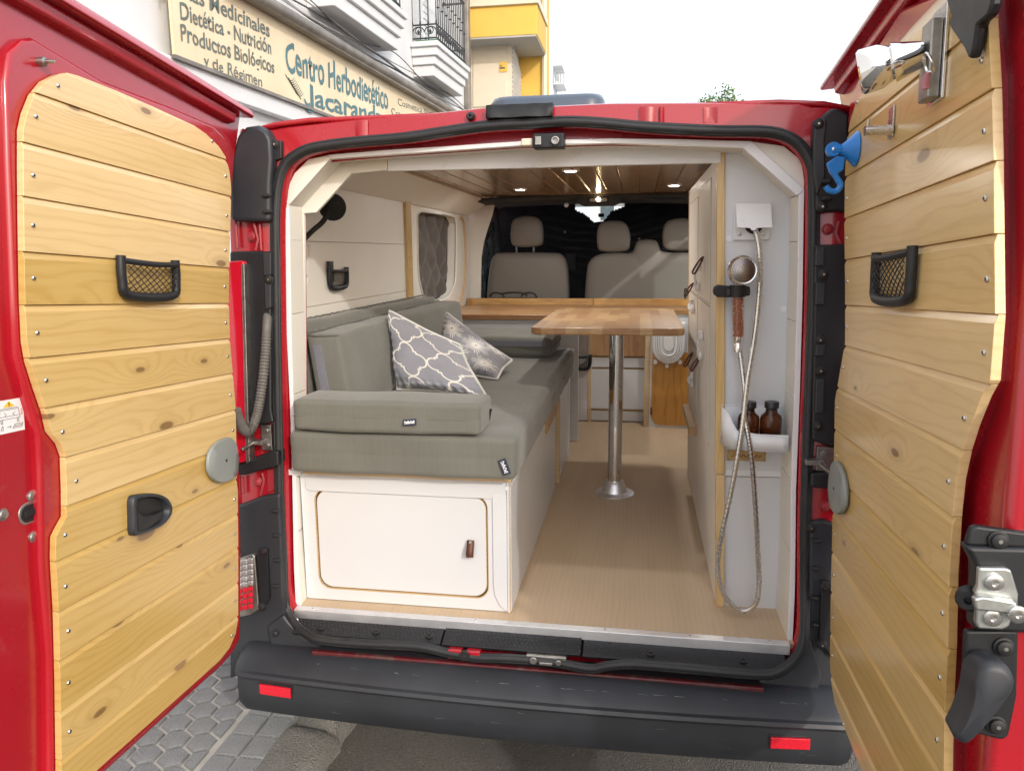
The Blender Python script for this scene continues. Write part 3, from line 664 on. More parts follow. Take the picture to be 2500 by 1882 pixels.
WL = [(57, 319), (66, 277), (84, 232), (110, 200), (142, 183), (168, 178), (198, 186), (290, 222), (378, 261), (475, 307), (504, 328), (534, 357), (551, 383), (561, 420), (565, 462), (563, 547), (560, 652), (559, 726), (562, 835), (570, 924), (576, 1004), (577, 1054), (579, 1180), (581, 1200), (582, 1364), (582, 1511), (575, 1548), (561, 1581), (537, 1612), (246, 1872), (146, 1965), (150, 1872), (147, 1651), (143, 1487), (136, 1364), (137, 1311), (148, 1288), (163, 1261), (163, 1200), (160, 1113), (149, 1083), (125, 1054), (114, 1004), (95, 949), (74, 882), (66, 835), (61, 726), (59, 600), (57, 420)]
WR = [(2219, 71), (2127, 198), (2089, 252), (2076, 294), (2068, 336), (2063, 420), (2061, 547), (2063, 698), (2063, 835), (2049, 915), (2038, 978), (2036, 1105), (2032, 1273), (2028, 1446), (2026, 1610), (2028, 1659), (2038, 1716), (2073, 1806), (2104, 1882), (2150, 1990), (2300, 2260), (2304, 1882), (2306, 1732), (2314, 1569), (2317, 1405), (2327, 1241), (2324, 1256), (2335, 1168), (2349, 1100), (2370, 1033), (2396, 966), (2417, 928), (2429, 768), (2427, 589), (2425, 378), (2421, 210), (2412, 42), (2395, -30), (2360, -50), (2320, -40)]
WR.pop(26)
SEAML = [(84, 225), (59, 347), (59, 479), (59, 614), (61, 745), (67, 875), (107, 997), (158, 1117), (164, 1235), (139, 1370), (141, 1495), (145, 1614), (148, 1737), (150, 1855)]
smesh = screw_mesh(.0042, .003)
def make_door(D, wpx, redpx, label, smax, framepx):
    sg = D.sg
    # body: outer slab and raised inner frame
    red = []
    for u, v in redpx:
        x, z = D.px(u, v, -.03); red.append((sg*min(sg*x, smax), z))
    b = MB(); b.prism([(x, -.085, z) for x, z in red], (0, .055, 0))
    me = b.mesh('rear_door', ['red_paint']); o = bpy.data.objects.new('rear_door', me); COL.objects.link(o); o.parent = VAN
    o.matrix_local = Matrix.Translation(-ORG[VAN]) @ D.M; ORG[o] = D.P; o['label'] = label
    q = o.modifiers.new('bev', 'BEVEL'); q.width = .014; q.segments = 4; q.limit_method = 'ANGLE'; q.angle_limit = R(40); q.harden_normals = True
    if framepx:
        fr = [D.px(u, v, -.015) for u, v in framepx]
        b = MB(); b.prism([(x, -.05, z) for x, z in fr], (0, .036, 0)); part('inner_frame', b, 'red_paint', o, .009, local=True, seg=4)
    wood_ = [D.px(u, v, 0) for u, v in wpx]
    lo = min(z for x, z in wood_); hi = max(z for x, z in wood_)
    if D.side < 0: seams = [D.px(u, v, 0)[1] for u, v in SEAML]
    else: seams = [1.247, 1.152, 1.059, .967, .867, .779, .682, .584, .483, .397, .306, .215, .124, .033, -.058]
    ed = [hi+.001] + seams + [lo-.001]
    k = 0
    for a, c in zip(ed[:-1], ed[1:]):
        if a-c < .012: continue
        body = clip(clip(wood_, 1, c+.0003, 1), 1, a-.0115, -1); ton = clip(clip(wood_, 1, a-.0115, 1), 1, a-.0003, -1)
        if len(body) < 3: continue
        def dd(P):
            out = []
            for p in P:
                if not out or (Vector(p)-Vector(out[-1])).length > 1e-4: out.append(p)
            return out
        b = MB(); b.prism([(x, -.0125, z) for x, z in dd(body)], (0, .0125, 0)); ton = dd(ton)
        if len(ton) > 2:      # sloping tongue along the top edge
            n_ = len(ton); zz0 = a-.0115
            fr_ = [Vector((x, -.0040*max(0, min(1, (z-zz0)/.0105)), z)) for x, z in ton]; bk = [Vector((x, -.0125, z)) for x, z in ton]
            b.add(bk+fr_, [list(range(n_)), list(range(n_, 2*n_))[::-1]]+[(i, (i+1) % n_, n_+(i+1) % n_, n_+i) for i in range(n_)])
        part('plank', b, 'pine', o, .0009, local=True)
        zm = (a+c)/2-.002; xs = []
        n_ = len(body)
        for i in range(n_):
            (xa, za), (xb, zb) = body[i], body[(i+1) % n_]
            if (za-zm)*(zb-zm) < 0: xs.append(xa+(xb-xa)*(zm-za)/(zb-za))
        if len(xs) >= 2:
            for x in (min(xs)+.022, max(xs)-.022): sub_at('screw', smesh, o, Matrix.Translation((x+random.uniform(-.003, .003), 0, zm+random.uniform(-.006, .006))) @ Matrix.Rotation(random.random()*3, 4, 'Y'))
    return o
RL = [(-70, -168), (600, 255), (590, 290), (576, 400), (566, 520), (556, 640), (556, 800), (560, 930), (574, 1060), (588, 1150), (592, 1350), (590, 1560), (568, 1600), (545, 1626), (266, 1882), (-70, 2190)]
FL_ = [(22, 130), (30, 118), (52, 96), (80, 92), (250, 196), (420, 262), (520, 305), (558, 345), (568, 400), (560, 520), (552, 700), (554, 840), (562, 950), (574, 1060), (586, 1200), (588, 1510), (580, 1560), (560, 1596), (240, 1895), (100, 2010), (120, 1880), (118, 1600), (100, 1380), (96, 1150), (92, 1060), (60, 950), (38, 870), (30, 700), (18, 400), (12, 200)]
doorL = make_door(DL, WL, RL, 'open rear door with pine cladding, black pull cup and warning sticker', .875, FL_)
RRp = [(2260, -190), (2040, 192), (2046, 240), (2062, 330), (2070, 420), (2074, 700), (2072, 835), (2056, 930), (2050, 1000), (2046, 1300), (2042, 1640), (2056, 1730), (2120, 1882), (2240, 2160), (2440, 2600), (2600, 2600), (2600, -190)]
FR_ = [(2200, 20), (2105, 170), (2076, 238), (2070, 300), (2074, 420), (2076, 835), (2062, 930), (2050, 1100), (2046, 1610), (2056, 1730), (2116, 1890), (2200, 2090), (2318, 2250), (2320, 1250), (2345, 1140), (2400, 990), (2424, 930), (2434, 768), (2430, 200), (2400, -60)]
SM = .848
doorR = make_door(DR, WR, RRp, 'open rear door with pine cladding, carrying the lock and outer lever', SM, FR_)
# roof lips overhanging the top of each door
for D, o, pts in ((DL, doorL, ((618, 262), (196, -4), (-70, -172))), (DR, doorR, ((2005, 193), (2133, 0), (2260, -192)))):
    q = [D.px(u, v, .012) for u, v in pts]; b = MB(); d = (Vector((q[2][0], 0, q[2][1]))-Vector((q[0][0], 0, q[0][1]))).normalized(); up = Vector((-d.z, 0, d.x)); up = up if up.z > 0 else -up
    a, c = Vector((q[0][0], 0, q[0][1])), Vector((q[2][0], 0, q[2][1]))
    prof = [(-.10, -.02), (.012, -.030), (.016, -.024), (.010, -.010), (-.02, .0), (-.10, .004)]
    b.loft([[p+Vector((0, y, 0))+up*h for y, h in prof] for p in (a, c)], True, True); part('roof_lip', b, 'red_paint', o, .004, local=True)
    b = MB(); a2, c2 = a+d*.05-up*.05, c-up*.05
    b.loft([[p+Vector((0, y, 0))+up*h for y, h in ((-.05, .028), (-.012, .026), (-.006, .018), (-.010, -.004), (-.05, -.012))] for p in (a2, c2)], True, True); part('top_channel', b, 'red_paint', o, .006, local=True)
# pull cup on the pavement-side door
def cup(D, o, px, flip=1):
    P = [D.px(u, v, .006) for u, v in px]; cx_ = sum(p[0] for p in P)/len(P); cz = sum(p[1] for p in P)/len(P)
    cc = catmull([(x, 0, z) for x, z in P], 4, True)
    def ring(k, y): return [Vector((cx_+(p.x-cx_)*k, y, cz+(p.z-cz)*k)) for p in cc]
    b = MB(); b.loft([ring(1, 0), ring(1, .010), ring(.96, .014), ring(.84, .014), ring(.79, .010), ring(.76, .002)], True, False); b.mi = 1; b.add(ring(.76, .002), [list(range(len(cc)))])
    h = part('door_pull', b, ['grey_plastic', 'soft_black'], o, local=True, smooth=40)
    xs = [p.x for p in cc]; zs = [p.z for p in cc]; w_ = max(xs)-min(xs); hh = max(zs)-min(zs)
    b = MB(); e = MB(); pts = [(cx_+sx_*w_*.5, cz+sz*hh*.5) for sx_, sz in ((flip*.72, .55), (flip*.72, -.72), (flip*.2, -.72), (-flip*.5, -.55), (-flip*.62, -.1), (-flip*.2, -.15), (flip*.35, .05))]
    b.prism([(x, .0025, z) for x, z in pts], (0, .011, 0)); part('pull_lever', b, 'black_plastic', o, .006, local=True, seg=3)
cup(DL, doorL, [(318, 1215), (340, 1206), (372, 1204), (400, 1213), (414, 1234), (412, 1256), (392, 1280), (360, 1296), (330, 1306), (319, 1302), (317, 1260)], 1)
# grey check strap covers
for D, o, px in ((DL, doorL, [(508, 1140), (512, 1105), (528, 1082), (555, 1068), (570, 1072), (579, 1090), (583, 1130), (578, 1160), (560, 1174), (535, 1178), (516, 1164)]), (DR, doorR, [(2022, 1190), (2026, 1150), (2034, 1126), (2044, 1130), (2056, 1160), (2062, 1200), (2060, 1235), (2050, 1254), (2036, 1252), (2026, 1232)])):
    c3 = catmull([(p[0], 0, p[1]) for p in (D.px(u, v, .012) for u, v in px)], 4, True); cx_ = sum(p.x for p in c3)/len(c3); cz = sum(p.z for p in c3)/len(c3)
    ring = lambda k, y: [Vector((cx_+(p.x-cx_)*k, y, cz+(p.z-cz)*k)) for p in c3]
    b = MB(); b.loft([ring(.9, 0), ring(1, .006), ring(1, .010), ring(.96, .014), ring(.6, .0165), ring(.02, .017)], True, True); part('check_cover', b, 'disc_grey', o, local=True, smooth=50)
    b = MB(); b.lathe([(.004, 0), (.004, .001), (0, .001)], (cx_, .0165, cz), (0, 1, 0), 10); part('cover_hole', b, 'soft_black', o, local=True)
# latch slot, bolts and warning sticker on the pavement-side door's rim
b = MB(); p0 = DL.px(44, 1255, -.03); p1 = DL.px(118, 1225, -.03); z0, z1 = DL.px(80, 1275, -.03)[1], DL.px(80, 1222, -.03)[1]; x0, x1 = sorted((p0[0], p1[0]))
pl = rrect(x0, x1, z0, z1, .018); b.prism([(x, -.032, z) for x, z in pl], (0, .0035, 0)); part('latch_rim', b, 'zinc', doorL, .001, local=True)
b = MB(); pl = rrect(x0+.004, x1-.004, z0+.004, z1-.004, .015); b.prism([(x, -.030, z) for x, z in pl], (0, .0025, 0)); b.box(x0+.02, x0+.06, -.029, -.024, z0+.014, z0+.026); part('latch_slot', b, 'soft_black', doorL, .001, local=True)
bz = bolt_mesh('latch_bolt', .0085, .005, 'zinc', 'dull_steel')
for u, v in ((77, 1211), (7, 1256), (81, 1310)): x, z = DL.px(u, v, -.03); sub_at('latch_bolt', bz, doorL, Matrix.Translation((x, -.030, z)))
b = MB(); x, z = DL.px(95, 152, -.014); b.lathe([(.008, 0), (.008, .012), (.004, .014), (.004, .024), (.002, .03), (0, .03)], (x, -.014, z), (0, 1, 0), 12); part('stud_bolt', b, 'dull_steel', doorL, local=True)
x0, z1 = DL.px(55, 970, -.03); x1, z0 = DL.px(-40, 1070, -.03); lo_, hi_ = min(x0, x1), max(x0, x1)
b = MB(); Y = -.0298; xm = lambda a: hi_-(hi_-lo_)*a; zm_ = lambda a: z0+(z1-z0)*a     # a=0 at far rim side... mirrored so x falls with picture x
def st_poly(pts, lev, mi): b.mi = mi; b.add([(hi_-(hi_-lo_)*(p[0]), Y+.0004*lev, zm_(p[1])) for p in pts], [list(range(len(pts)))])
b.mi = 0; b.box(lo_, hi_, -.031, Y, z0, z1)
st_poly(((.50, .78), (.78, .78), (.64, .96)), 1, 2); st_poly(((.63, .82), (.65, .82), (.655, .91), (.625, .91)), 2, 1); st_poly(((.63, .795), (.65, .795), (.65, .81), (.63, .81)), 2, 1)
def st_line(a, c, w_, mi=1, lev=1):
    d = Vector((c[0]-a[0], c[1]-a[1])); n = Vector((-d.y, d.x)).normalized()*w_/2; st_poly(((a[0]+n.x, a[1]+n.y), (c[0]+n.x, c[1]+n.y), (c[0]-n.x, c[1]-n.y), (a[0]-n.x, a[1]-n.y)), lev, mi)
for a, c in (((.42, .74), (.86, .74)), ((.42, .74), (.38, .42)), ((.86, .74), (.9, .42)), ((.38, .42), (.9, .42)), ((.40, .5), (.88, .5)), ((.44, .70), (.84, .70)), ((.42, .42), (.42, .3)), ((.46, .42), (.46, .3)), ((.82, .42), (.82, .3)), ((.86, .42), (.86, .3)), ((.42, .3), (.46, .3)), ((.82, .3), (.86, .3)), ((.50, .62), (.56, .56)), ((.56, .56), (.52, .50)), ((.78, .62), (.72, .56)), ((.72, .56), (.76, .50)), ((.56, .18), (.66, .18)), ((.66, .18), (.63, .21)), ((.66, .18), (.63, .15)), ((.40, .12), (.46, .24)), ((.46, .24), (.46, .10)), ((.40, .12), (.46, .10)), ((.70, .12), (.92, .12)), ((.92, .12), (.96, .24)), ((.96, .24), (.76, .24)), ((.76, .24), (.70, .12)), ((.73, .16), (.93, .16)), ((.75, .2), (.94, .2))): st_line(a, c, .012)
for k in range(4): st_poly(((.92, .66-.05*k), (.985, .68-.05*k), (.93, .63-.05*k)), 1, 3)
part('warning_sticker', b, ['paper', 'ink', 'yellow_ink', 'red_ink'], doorL, local=True)
# lock hardware on the free end of the street-side door
DRx = -SM
def endpoly(px, out, thick, name, m, bev=.003, mats=None):
    pts = [DR.end(u, v, SM+out) for u, v in px]; b = MB(); b.prism([(DRx-out, y, z) for y, z in pts], (thick, 0, 0)); return part(name, b, m, doorR, bev, local=True, seg=3)
endpoly([(2374, 1290), (2385, 1284), (2500, 1300), (2560, 1306), (2560, 1340), (2500, 1338), (2360, 1332), (2366, 1310)], .012, .014, 'lock_plate', 'black_plastic', .004)
endpoly([(2358, 1335), (2384, 1380), (2384, 1420), (2378, 1540), (2560, 1550), (2560, 1340)], .020, .03, 'lock_housing', 'black_plastic', .006)
endpoly([(2390, 1386), (2455, 1386), (2470, 1392), (2488, 1450), (2486, 1490), (2474, 1500), (2466, 1530), (2448, 1538), (2390, 1536), (2382, 1520), (2386, 1470), (2380, 1445), (2388, 1430)], .030, .010, 'lock_body', 'zinc', .003)
endpoly([(2378, 1462), (2400, 1456), (2482, 1470), (2488, 1488), (2478, 1502), (2450, 1497), (2384, 1490)], .042, .012, 'lock_claw', 'zinc', .003)
for u, v, nm in ((2426, 1421, 'lock_bolt'), (2422, 1506, 'lock_bolt'), (2472, 1488, 'lock_bolt')):
    y, z = DR.end(u, v, SM+.030); b = MB(); b.lathe([(.011, 0), (.011, .004), (.008, .005), (.004, .005), (.0035, .002), (0, .002)], (DRx-.030-(.012 if u > 2460 else 0), y, z), (-1, 0, 0), 14); part(nm, b, 'steel', doorR, local=True)
endpoly([(2358, 1540), (2488, 1540), (2484, 1700), (2464, 1796), (2450, 1808), (2385, 1792), (2350, 1740)], .010, .012, 'lever_plate', 'black_plastic', .004)
LV = [(2400, 1620), (2425, 1614), (2455, 1622), (2476, 1648), (2474, 1676), (2458, 1702), (2430, 1740), (2400, 1775), (2372, 1805), (2352, 1816), (2336, 1808), (2332, 1796), (2345, 1770), (2368, 1710), (2378, 1650)]
pts = [DR.end(u, v, SM+.05) for u, v in LV]; cy_ = sum(p[0] for p in pts)/len(pts); cz = sum(p[1] for p in pts)/len(pts)
cc = catmull([(0, y, z) for y, z in pts], 3, True); b = MB()
b.loft([[Vector((DRx-h, cy_+(p.y-cy_)*k, cz+(p.z-cz)*k)) for p in cc] for h, k in ((.012, .95), (.042, 1), (.052, .95), (.056, .8), (.057, .05))], True, True); part('lock_lever', b, 'grey_plastic', doorR, local=True, smooth=50)
bb = bolt_mesh('plate_bolt', .010, .008, 'soft_black', 'dull_steel')
for u, v, o_ in ((2437, 1318, .013), (2450, 1578, .011), (2432, 1768, .011)):
    y, z = DR.end(u, v, SM+o_); sub_at('plate_bolt', bb, doorR, Matrix.Translation((DRx-o_, y, z)) @ Matrix.Rotation(R(90), 4, 'Z'))
y, z = DR.end(2352, 1442, SM-.02); b = MB(); b.lathe([(.016, 0), (.016, .010), (.012, .016), (.005, .016), (.005, .008), (0, .008)], (DRx+.0, y, z), (-1, .5, 0), 16); part('lock_button', b, 'black_plastic', doorR, local=True)
# ------------------------------------------------------------------ interior lining
def strip_between(A, B, offA, offB, thick, name, m, bev=.0015):
    b = MB(); P = [rp(u, v, offA) for u, v in A]; Q = [rp(u, v, offB) for u, v in B]; t = Vector((0, thick, 0))
    b.loft([P, Q, [q+t for q in Q], [p+t for p in P], P], closed=False, caps=False)
    n = len(P)
    for k in (0, n-1): b.add([P[k], Q[k], Q[k]+t, P[k]+t], [(0, 1, 2, 3)])
    return part(name, b, m, VAN, bev)
WOl = [(722, 1490), (717, 1386), (713, 1175), (708, 1005), (699, 802), (694, 750), (695, 600), (696, 508)]
WIl = [(735, 1482), (727, 1386), (722, 1175), (716, 1005), (711, 802), (709, 750), (707, 600), (705, 501)]
strip_between(WOl, WIl, .03, .03, .012, 'edge_trim', 'white_plastic')
WOt = [(803, 378), (945, 366), (1110, 356), (1272, 345), (1378, 341), (1494, 338), (1660, 340), (1837, 345)]
WIt = [(804, 389), (945, 378), (1110, 367), (1272, 356), (1378, 352), (1494, 350), (1660, 354), (1820, 362)]
strip_between(WOt, WIt, .03, .03, .012, 'edge_trim', 'white_plastic')
WOr = [(1964, 462), (1962, 564), (1960, 724), (1954, 940), (1944, 1194), (1941, 1447), (1934, 1590)]
WIr = [(1950, 474), (1949, 564), (1946, 724), (1940, 940), (1931, 1194), (1930, 1447), (1922, 1578)]
strip_between(WOr, WIr, .03, .03, .012, 'edge_trim', 'white_plastic')
# corner fillers
b = MB(); b.prism([rp(u, v, .052) for u, v in ((740, 372), (860, 346), (1000, 330), (1200, 306), (1386, 292), (1580, 306), (1751, 315), (1880, 322), (1930, 372), (1837, 362), (1494, 356), (1272, 362), (945, 384), (790, 398))], (0, .008, 0)); part('upper_rail', b, 'red_paint', VAN)
b = MB(); b.prism([rp(u, v, .034) for u, v in ((704, 500), (697, 506), (699, 464), (719, 423), (753, 389), (803, 379), (806, 388))], (0, .012, 0)); part('corner_filler', b, 'cream_trim', VAN, .0015)
b = MB(); b.prism([rp(u, v, .034) for u, v in ((1820, 362), (1837, 346), (1914, 357), (1957, 392), (1964, 443), (1963, 472), (1950, 476))], (0, .012, 0)); part('corner_filler', b, 'cream_trim', VAN, .0015)
b = MB(); A_ = [rp(u, v, .028) for u, v in ((1812, 360), (1836, 346), (1964, 462), (1946, 478))]; b.prism(A_, (0, .02, 0)); part('edge_trim', b, 'white_plastic', VAN, .0015)
# reveals running back from the trim, pieced boards on the sides
def reveal(px0, px1, dep, name='reveal_board', m='cream_trim', shade=None):
    a, c = rp(*px0, .032), rp(*px1, .032); d = Vector((0, dep, 0)); cen = Vector((0, 0, 1.2)); n = Vector((a.x+c.x, 0, a.z+c.z-2.4)).normalized()*.012
    b = MB(); b.add([a, c, c+d, a+d, a+n, c+n, c+d+n, a+d+n], [(0, 1, 2, 3), (4, 5, 6, 7), (0, 1, 5, 4), (1, 2, 6, 5), (2, 3, 7, 6), (3, 0, 4, 7)]); return part(name, b, m, VAN, .001)
jv = [(705, 502), (707, 586.4), (708, 587.6), (711, 767.4), (711, 768.6), (716, 963.4), (716, 964.6), (722, 1121.4), (722, 1122.6), (725, 1299.4), (725, 1300.6), (733, 1478)]
for k in range(0, len(jv), 2): reveal(jv[k], jv[k+1], .085)
jr = [(1950, 477), (1948, 589.4), (1948, 590.6), (1944, 786.4), (1944, 787.6), (1940, 976.4), (1940, 977.6), (1932, 1173.4), (1932, 1174.6), (1930, 1351.4), (1930, 1352.6), (1922, 1577)]
for k in range(0, len(jr), 2): reveal(jr[k], jr[k+1], .17)
reveal((705, 501), (805, 389), .085); reveal((805, 389), (1272, 357), .085); reveal((1272, 357), (1494, 351), .10); reveal((1494, 351), (1820, 363), .12); reveal((1820, 363), (1948, 476), .15)
# back frame: header and chamfer boards behind the reveal
y_ = .118
def backpoly(px, name, m='cream_trim'):
    b = MB(); b.prism([rp(u, v, y_) for u, v in px], (0, .014, 0)); return part(name, b, m, VAN, .002)
backpoly([(836, 392), (945, 380), (945, 416), (857, 424)], 'header_board')
backpoly([(946, 380), (1272, 360), (1500, 352), (1760, 352), (1760, 398), (1500, 404), (1272, 411), (946, 418)], 'header_board', 'white_plastic')
backpoly([(728, 500), (836, 390), (858, 424), (772, 519), (740, 522), (730, 520)], 'chamfer_board')
backpoly([(730, 518), (742, 520), (744, 1000), (748, 1468), (738, 1475), (726, 1000)], 'return_board')
# pavement-side wall: horizontal boards
zs = [.955, 1.165, 1.381, 1.592, 1.80]
for z0, z1 in zip(zs[:-1], zs[1:]):
    b = MB(); b.box(-.80, -.79, .11, 1.60, z0+.0008, z1-.0008); part('wall_board', b, 'cream_panel', VAN, .0012)
b = MB(); b.box(-.815, -.801, .10, 1.61, .55, 1.86); part('wall_backing', b, 'cream_panel', VAN)
WB_ = thing  # keep name free
b = MB(); b.box(-.79, -.776, 1.525, 1.60, .955, 1.795); part('batten', b, 'pine_up', VAN, .002)
# chamfer board between wall and ceiling
b = MB(); b.prism([(-.79, .13, 1.79), (-.66, .13, 1.878), (-.652, .13, 1.867), (-.784, .13, 1.778)], (0, 2.75, 0)); part('cornice_board', b, 'cream_panel', VAN, .0015)
# ceiling: backing and pine planks
b = MB(); b.box(-.66, .66, .12, 2.66, 1.8887, 1.890); CE = part('ceiling', b, 'black_plastic', VAN)
x = -.70; k = 0
while x < .62:
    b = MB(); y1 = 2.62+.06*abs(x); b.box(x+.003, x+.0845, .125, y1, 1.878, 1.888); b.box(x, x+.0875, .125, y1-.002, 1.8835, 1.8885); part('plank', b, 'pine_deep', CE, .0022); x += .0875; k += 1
for (u, v, seen_lit) in ((1393, 417, 1), (1270, 463, 0), (1646, 453, 0)):  # all three glow; two are lit only to brighten the interior
    c = on(u, v, z=1.877); b = MB(); b.lathe([(.036, 0), (.036, .003), (.026, .005), (.024, .002), (0, .002)], c+Vector((0, 0, .001)), (0, 0, -1), 20); b.mi = 1
    b.lathe([(.023, .0025), (.018, .004), (0, .0045)], c+Vector((0, 0, .0005)), (0, 0, -1), 20); part('ceiling_lamp', b, ['aluminium', 'lamp_glow'], CE, smooth=50)
# windowed side panel with quilted blind
WIN = [(1022, 518), (1060, 520), (1100, 526), (1110, 532), (1113, 560), (1111, 680), (1104, 705), (1092, 728), (1060, 736), (1036, 728), (1026, 700), (1020, 660), (1018, 560)]
wv = [on(u, v, x=-.795) for u, v in WIN]; wv = catmull(wv, 4, True)
n_ = 72; wl = polar([Vector((p.y, 0, p.z)) for p in wv], n_, (2.08, 1.55)); ol = polar([Vector((1.60, 0, 1.0)), Vector((1.60, 0, 1.80)), Vector((2.92, 0, 1.80)), Vector((2.92, 0, 1.0))], n_, (2.08, 1.55))
b = MB(); b.loft([[(-.795, p[0], p[1]) for p in ol], [(-.795, p[0], p[1]) for p in wl], [(-.845, p[0], p[1]) for p in wl]]); WP = part('window_panel', b, 'cream_panel', VAN, smooth=40)
b = MB(); b.tube([(-.794, p[0], p[1]) for p in wl], .006, 6, True); part('window_piping', b, 'white_cloth', WP)
c_ = Vector((-.835, 2.1, 1.55)); b = MB()
def quilt(a, c):
    y = 1.62+.98*a; z = 1.18+.66*c; d = .022*abs(math.sin(math.pi*(y+z)*5.2)*math.sin(math.pi*(y-z)*5.2))**.5 + .008*math.sin(23*y+9*z)*math.sin(17*z-5*y); return (-.865+d*1.4, y, z)
b.grid(60, 44, quilt); part('quilted_blind', b, 'quilt', VAN, smooth=70)
# end board of the panel and the pillar board
b = MB(); b.tube(catmull([on(u, v, x=-.79) for u, v in ((1122, 530), (1132, 545), (1136, 620), (1134, 690), (1122, 745))], 5), .008, 6); part('panel_edge', b, 'light_ply', VAN)
b = MB(); b.prism([on(u, v, y=2.93) for u, v in ((1143, 488), (1208, 494), (1203, 520), (1194, 548), (1181, 590), (1175, 630), (1173, 732), (1140, 735))], (0, .018, 0)); part('pillar_board', b, 'cream_panel', VAN, .002)
# cab: headliner, windscreen blind, side blind, dashboard, glass
b = MB()
def liner(a, c):
    x = -.80+1.6*a; y = 2.63+.55*c; return (x, y, 1.872-.004*c-.02*abs(2*a-1)**2)
b.grid(20, 8, liner); part('headliner', b, 'headliner', VAN, solid=.02)
b = MB(); pts = []
for k in range(25):
    a = k/24; u = 1205+(1700-1205)*a; p = on(u, 476+6*abs(2*a-1)**2 if u > 1212 else 486, y=2.70); pts.append(p)
b.loft([pts, [p+Vector((0, 0, -.016-.008*math.sin(k*.7))) for k, p in enumerate(pts)], [p+Vector((0, .03, -.030-.006*math.sin(k*.9+1))) for k, p in enumerate(pts)]], closed=False); part('front_valance', b, 'headliner', VAN, solid=.006)
NOT = [(1405, 497), (1526, 496), (1525, 504), (1510, 511), (1493, 519), (1478, 539), (1471, 545), (1449, 545), (1439, 532), (1424, 519), (1404, 509)]
def inside(u, v, P):
    c = False; j = len(P)-1
    for i in range(len(P)):
        if (P[i][1] > v) != (P[j][1] > v) and u < (P[j][0]-P[i][0])*(v-P[i][1])/(P[j][1]-P[i][1])+P[i][0]: c = not c
        j = i
    return c
b = MB(); wp, wn = Vector((0, 3.85, 1.8)), Vector((0, 1, .62)).normalized(); nu, nv = 150, 90; vs_ = []; keep = []
for j in range(nv+1):
    for i in range(nu+1):
        u = 1205+600*i/nu; v = 478+320*j/nv; p = plane(u, v, wp, wn)
        d = .006*math.sin(v*.31+3*math.sin(u*.02))*math.exp(-((v-600)/70)**2) + .02*math.sin(u*.045+v*.02) + .01*abs(math.sin((u+v)*.035)*math.sin((u-v)*.035))
        vs_.append(p+wn*d)
b.add(vs_, [(j*(nu+1)+i, j*(nu+1)+i+1, (j+1)*(nu+1)+i+1, (j+1)*(nu+1)+i) for j in range(nv) for i in range(nu) if not inside(1205+600*(i+.5)/nu, 478+320*(j+.5)/nv, NOT) and not (1205+600*(i+.5)/nu < 1212+ max(0, (v_ := 478+320*(j+.5)/nv)-505)*.10)])
part('windscreen_blind', b, 'blind_black', VAN, smooth=80)
b = MB(); b.add([plane(u, v, wp+wn*.08, wn) for u, v in ((1180, 470), (1850, 470), (1850, 800), (1180, 800))], [(0, 1, 2, 3)]); part('windscreen', b, 'pane', VAN)
b = MB(); c = on(1462, 489, y=2.68); b.loft([[(c.x+x, c.y+y, c.z+.02) for x, y in rrect(-.13, .13, -.05, .10, .04)], [(c.x+x*.95, c.y+y, c.z-.015) for x, y in rrect(-.13, .13, -.05, .10, .04)], [(c.x+x*.7, c.y+y*.8+.01, c.z-.030) for x, y in rrect(-.13, .13, -.05, .10, .04)]], True, True); CN = part('roof_console', b, 'headliner', VAN, smooth=50)
b = MB(); b.M = Matrix.Translation((c.x, c.y-.052, c.z)); b.prism([(x, 0, z) for x, z in rrect(-.062, .062, -.017, .014, .012)], (0, .012, 0)); b.mi = 1; b.prism([(x, -.004, z) for x, z in rrect(-.05, .05, -.012, .008, .008)], (0, .006, 0)); b.mi = 2; b.lathe([(.012, 0), (.010, .006), (0, .008)], (0, -.003, 0), (0, -1, 0), 12); part('dome_lamp', b, ['soft_black', 'dull_steel', 'dome_glow'], CN, .001)
b = MB(); c = on(1468, 526, y=3.6); b.box(c.x-.02, c.x+.02, c.y-.02, c.y, c.z-.012, c.z+.012); part('mirror_bracket', b, 'soft_black', VAN, .003)
for u, v in ((1379, 567), (1560, 583)):
    c = on(u, v, y=3.6); b = MB(); b.lathe([(.010, 0), (.009, .006), (0, .01)], c, (0, -1, 0), 12); part('suction_cup', b, 'lamp_clear', VAN)
b = MB(); c = on(1383, 502, y=2.75); b.lathe([(.012, 0), (.014, .008), (.010, .016), (0, .018)], c, (0, -1, .3), 12); part('coat_peg', b, 'white_plastic', VAN)
b = MB(); b.box(-.78, .78, 3.55, 4.05, .9, 1.12); part('dashboard', b, 'dash_black', VAN, .05, seg=4)
b = MB()
def sblind(a, c):
    u = 1172+40*a+8*c*a; v = 540+200*c; p = on(u, v, y=3.15); return p+Vector((.012*math.sin(40*a+9*c)*math.sin(31*c), .02*math.sin(18*a)+.014*math.sin(25*c+7*a), 0))
b.grid(24, 50, sblind); part('side_blind', b, 'blind_slate', VAN, smooth=70)
b = MB(); b.tube([on(1205, 500, y=3.3), on(1212, 600, y=3.35), on(1232, 740, y=3.4)], .03, 8); part('window_pillar', b, 'headliner', VAN)
b = MB(); b.box(-.90, -.895, 3.0, 3.74, 1.12, 1.84); part('side_window', b, 'pane', VAN)
b = MB(); b.box(.86, .865, 2.29, 2.85, 1.13, 1.835); part('side_window', b, 'pane', VAN)
b = MB(); b.box(.86, .865, 2.98, 3.6, 1.13, 1.835); part('side_window', b, 'pane', VAN)
b = MB(); b.box(.80, .81, .2, 2.28, .55, 1.88); part('wall_backing', b, 'cream_panel', VAN)

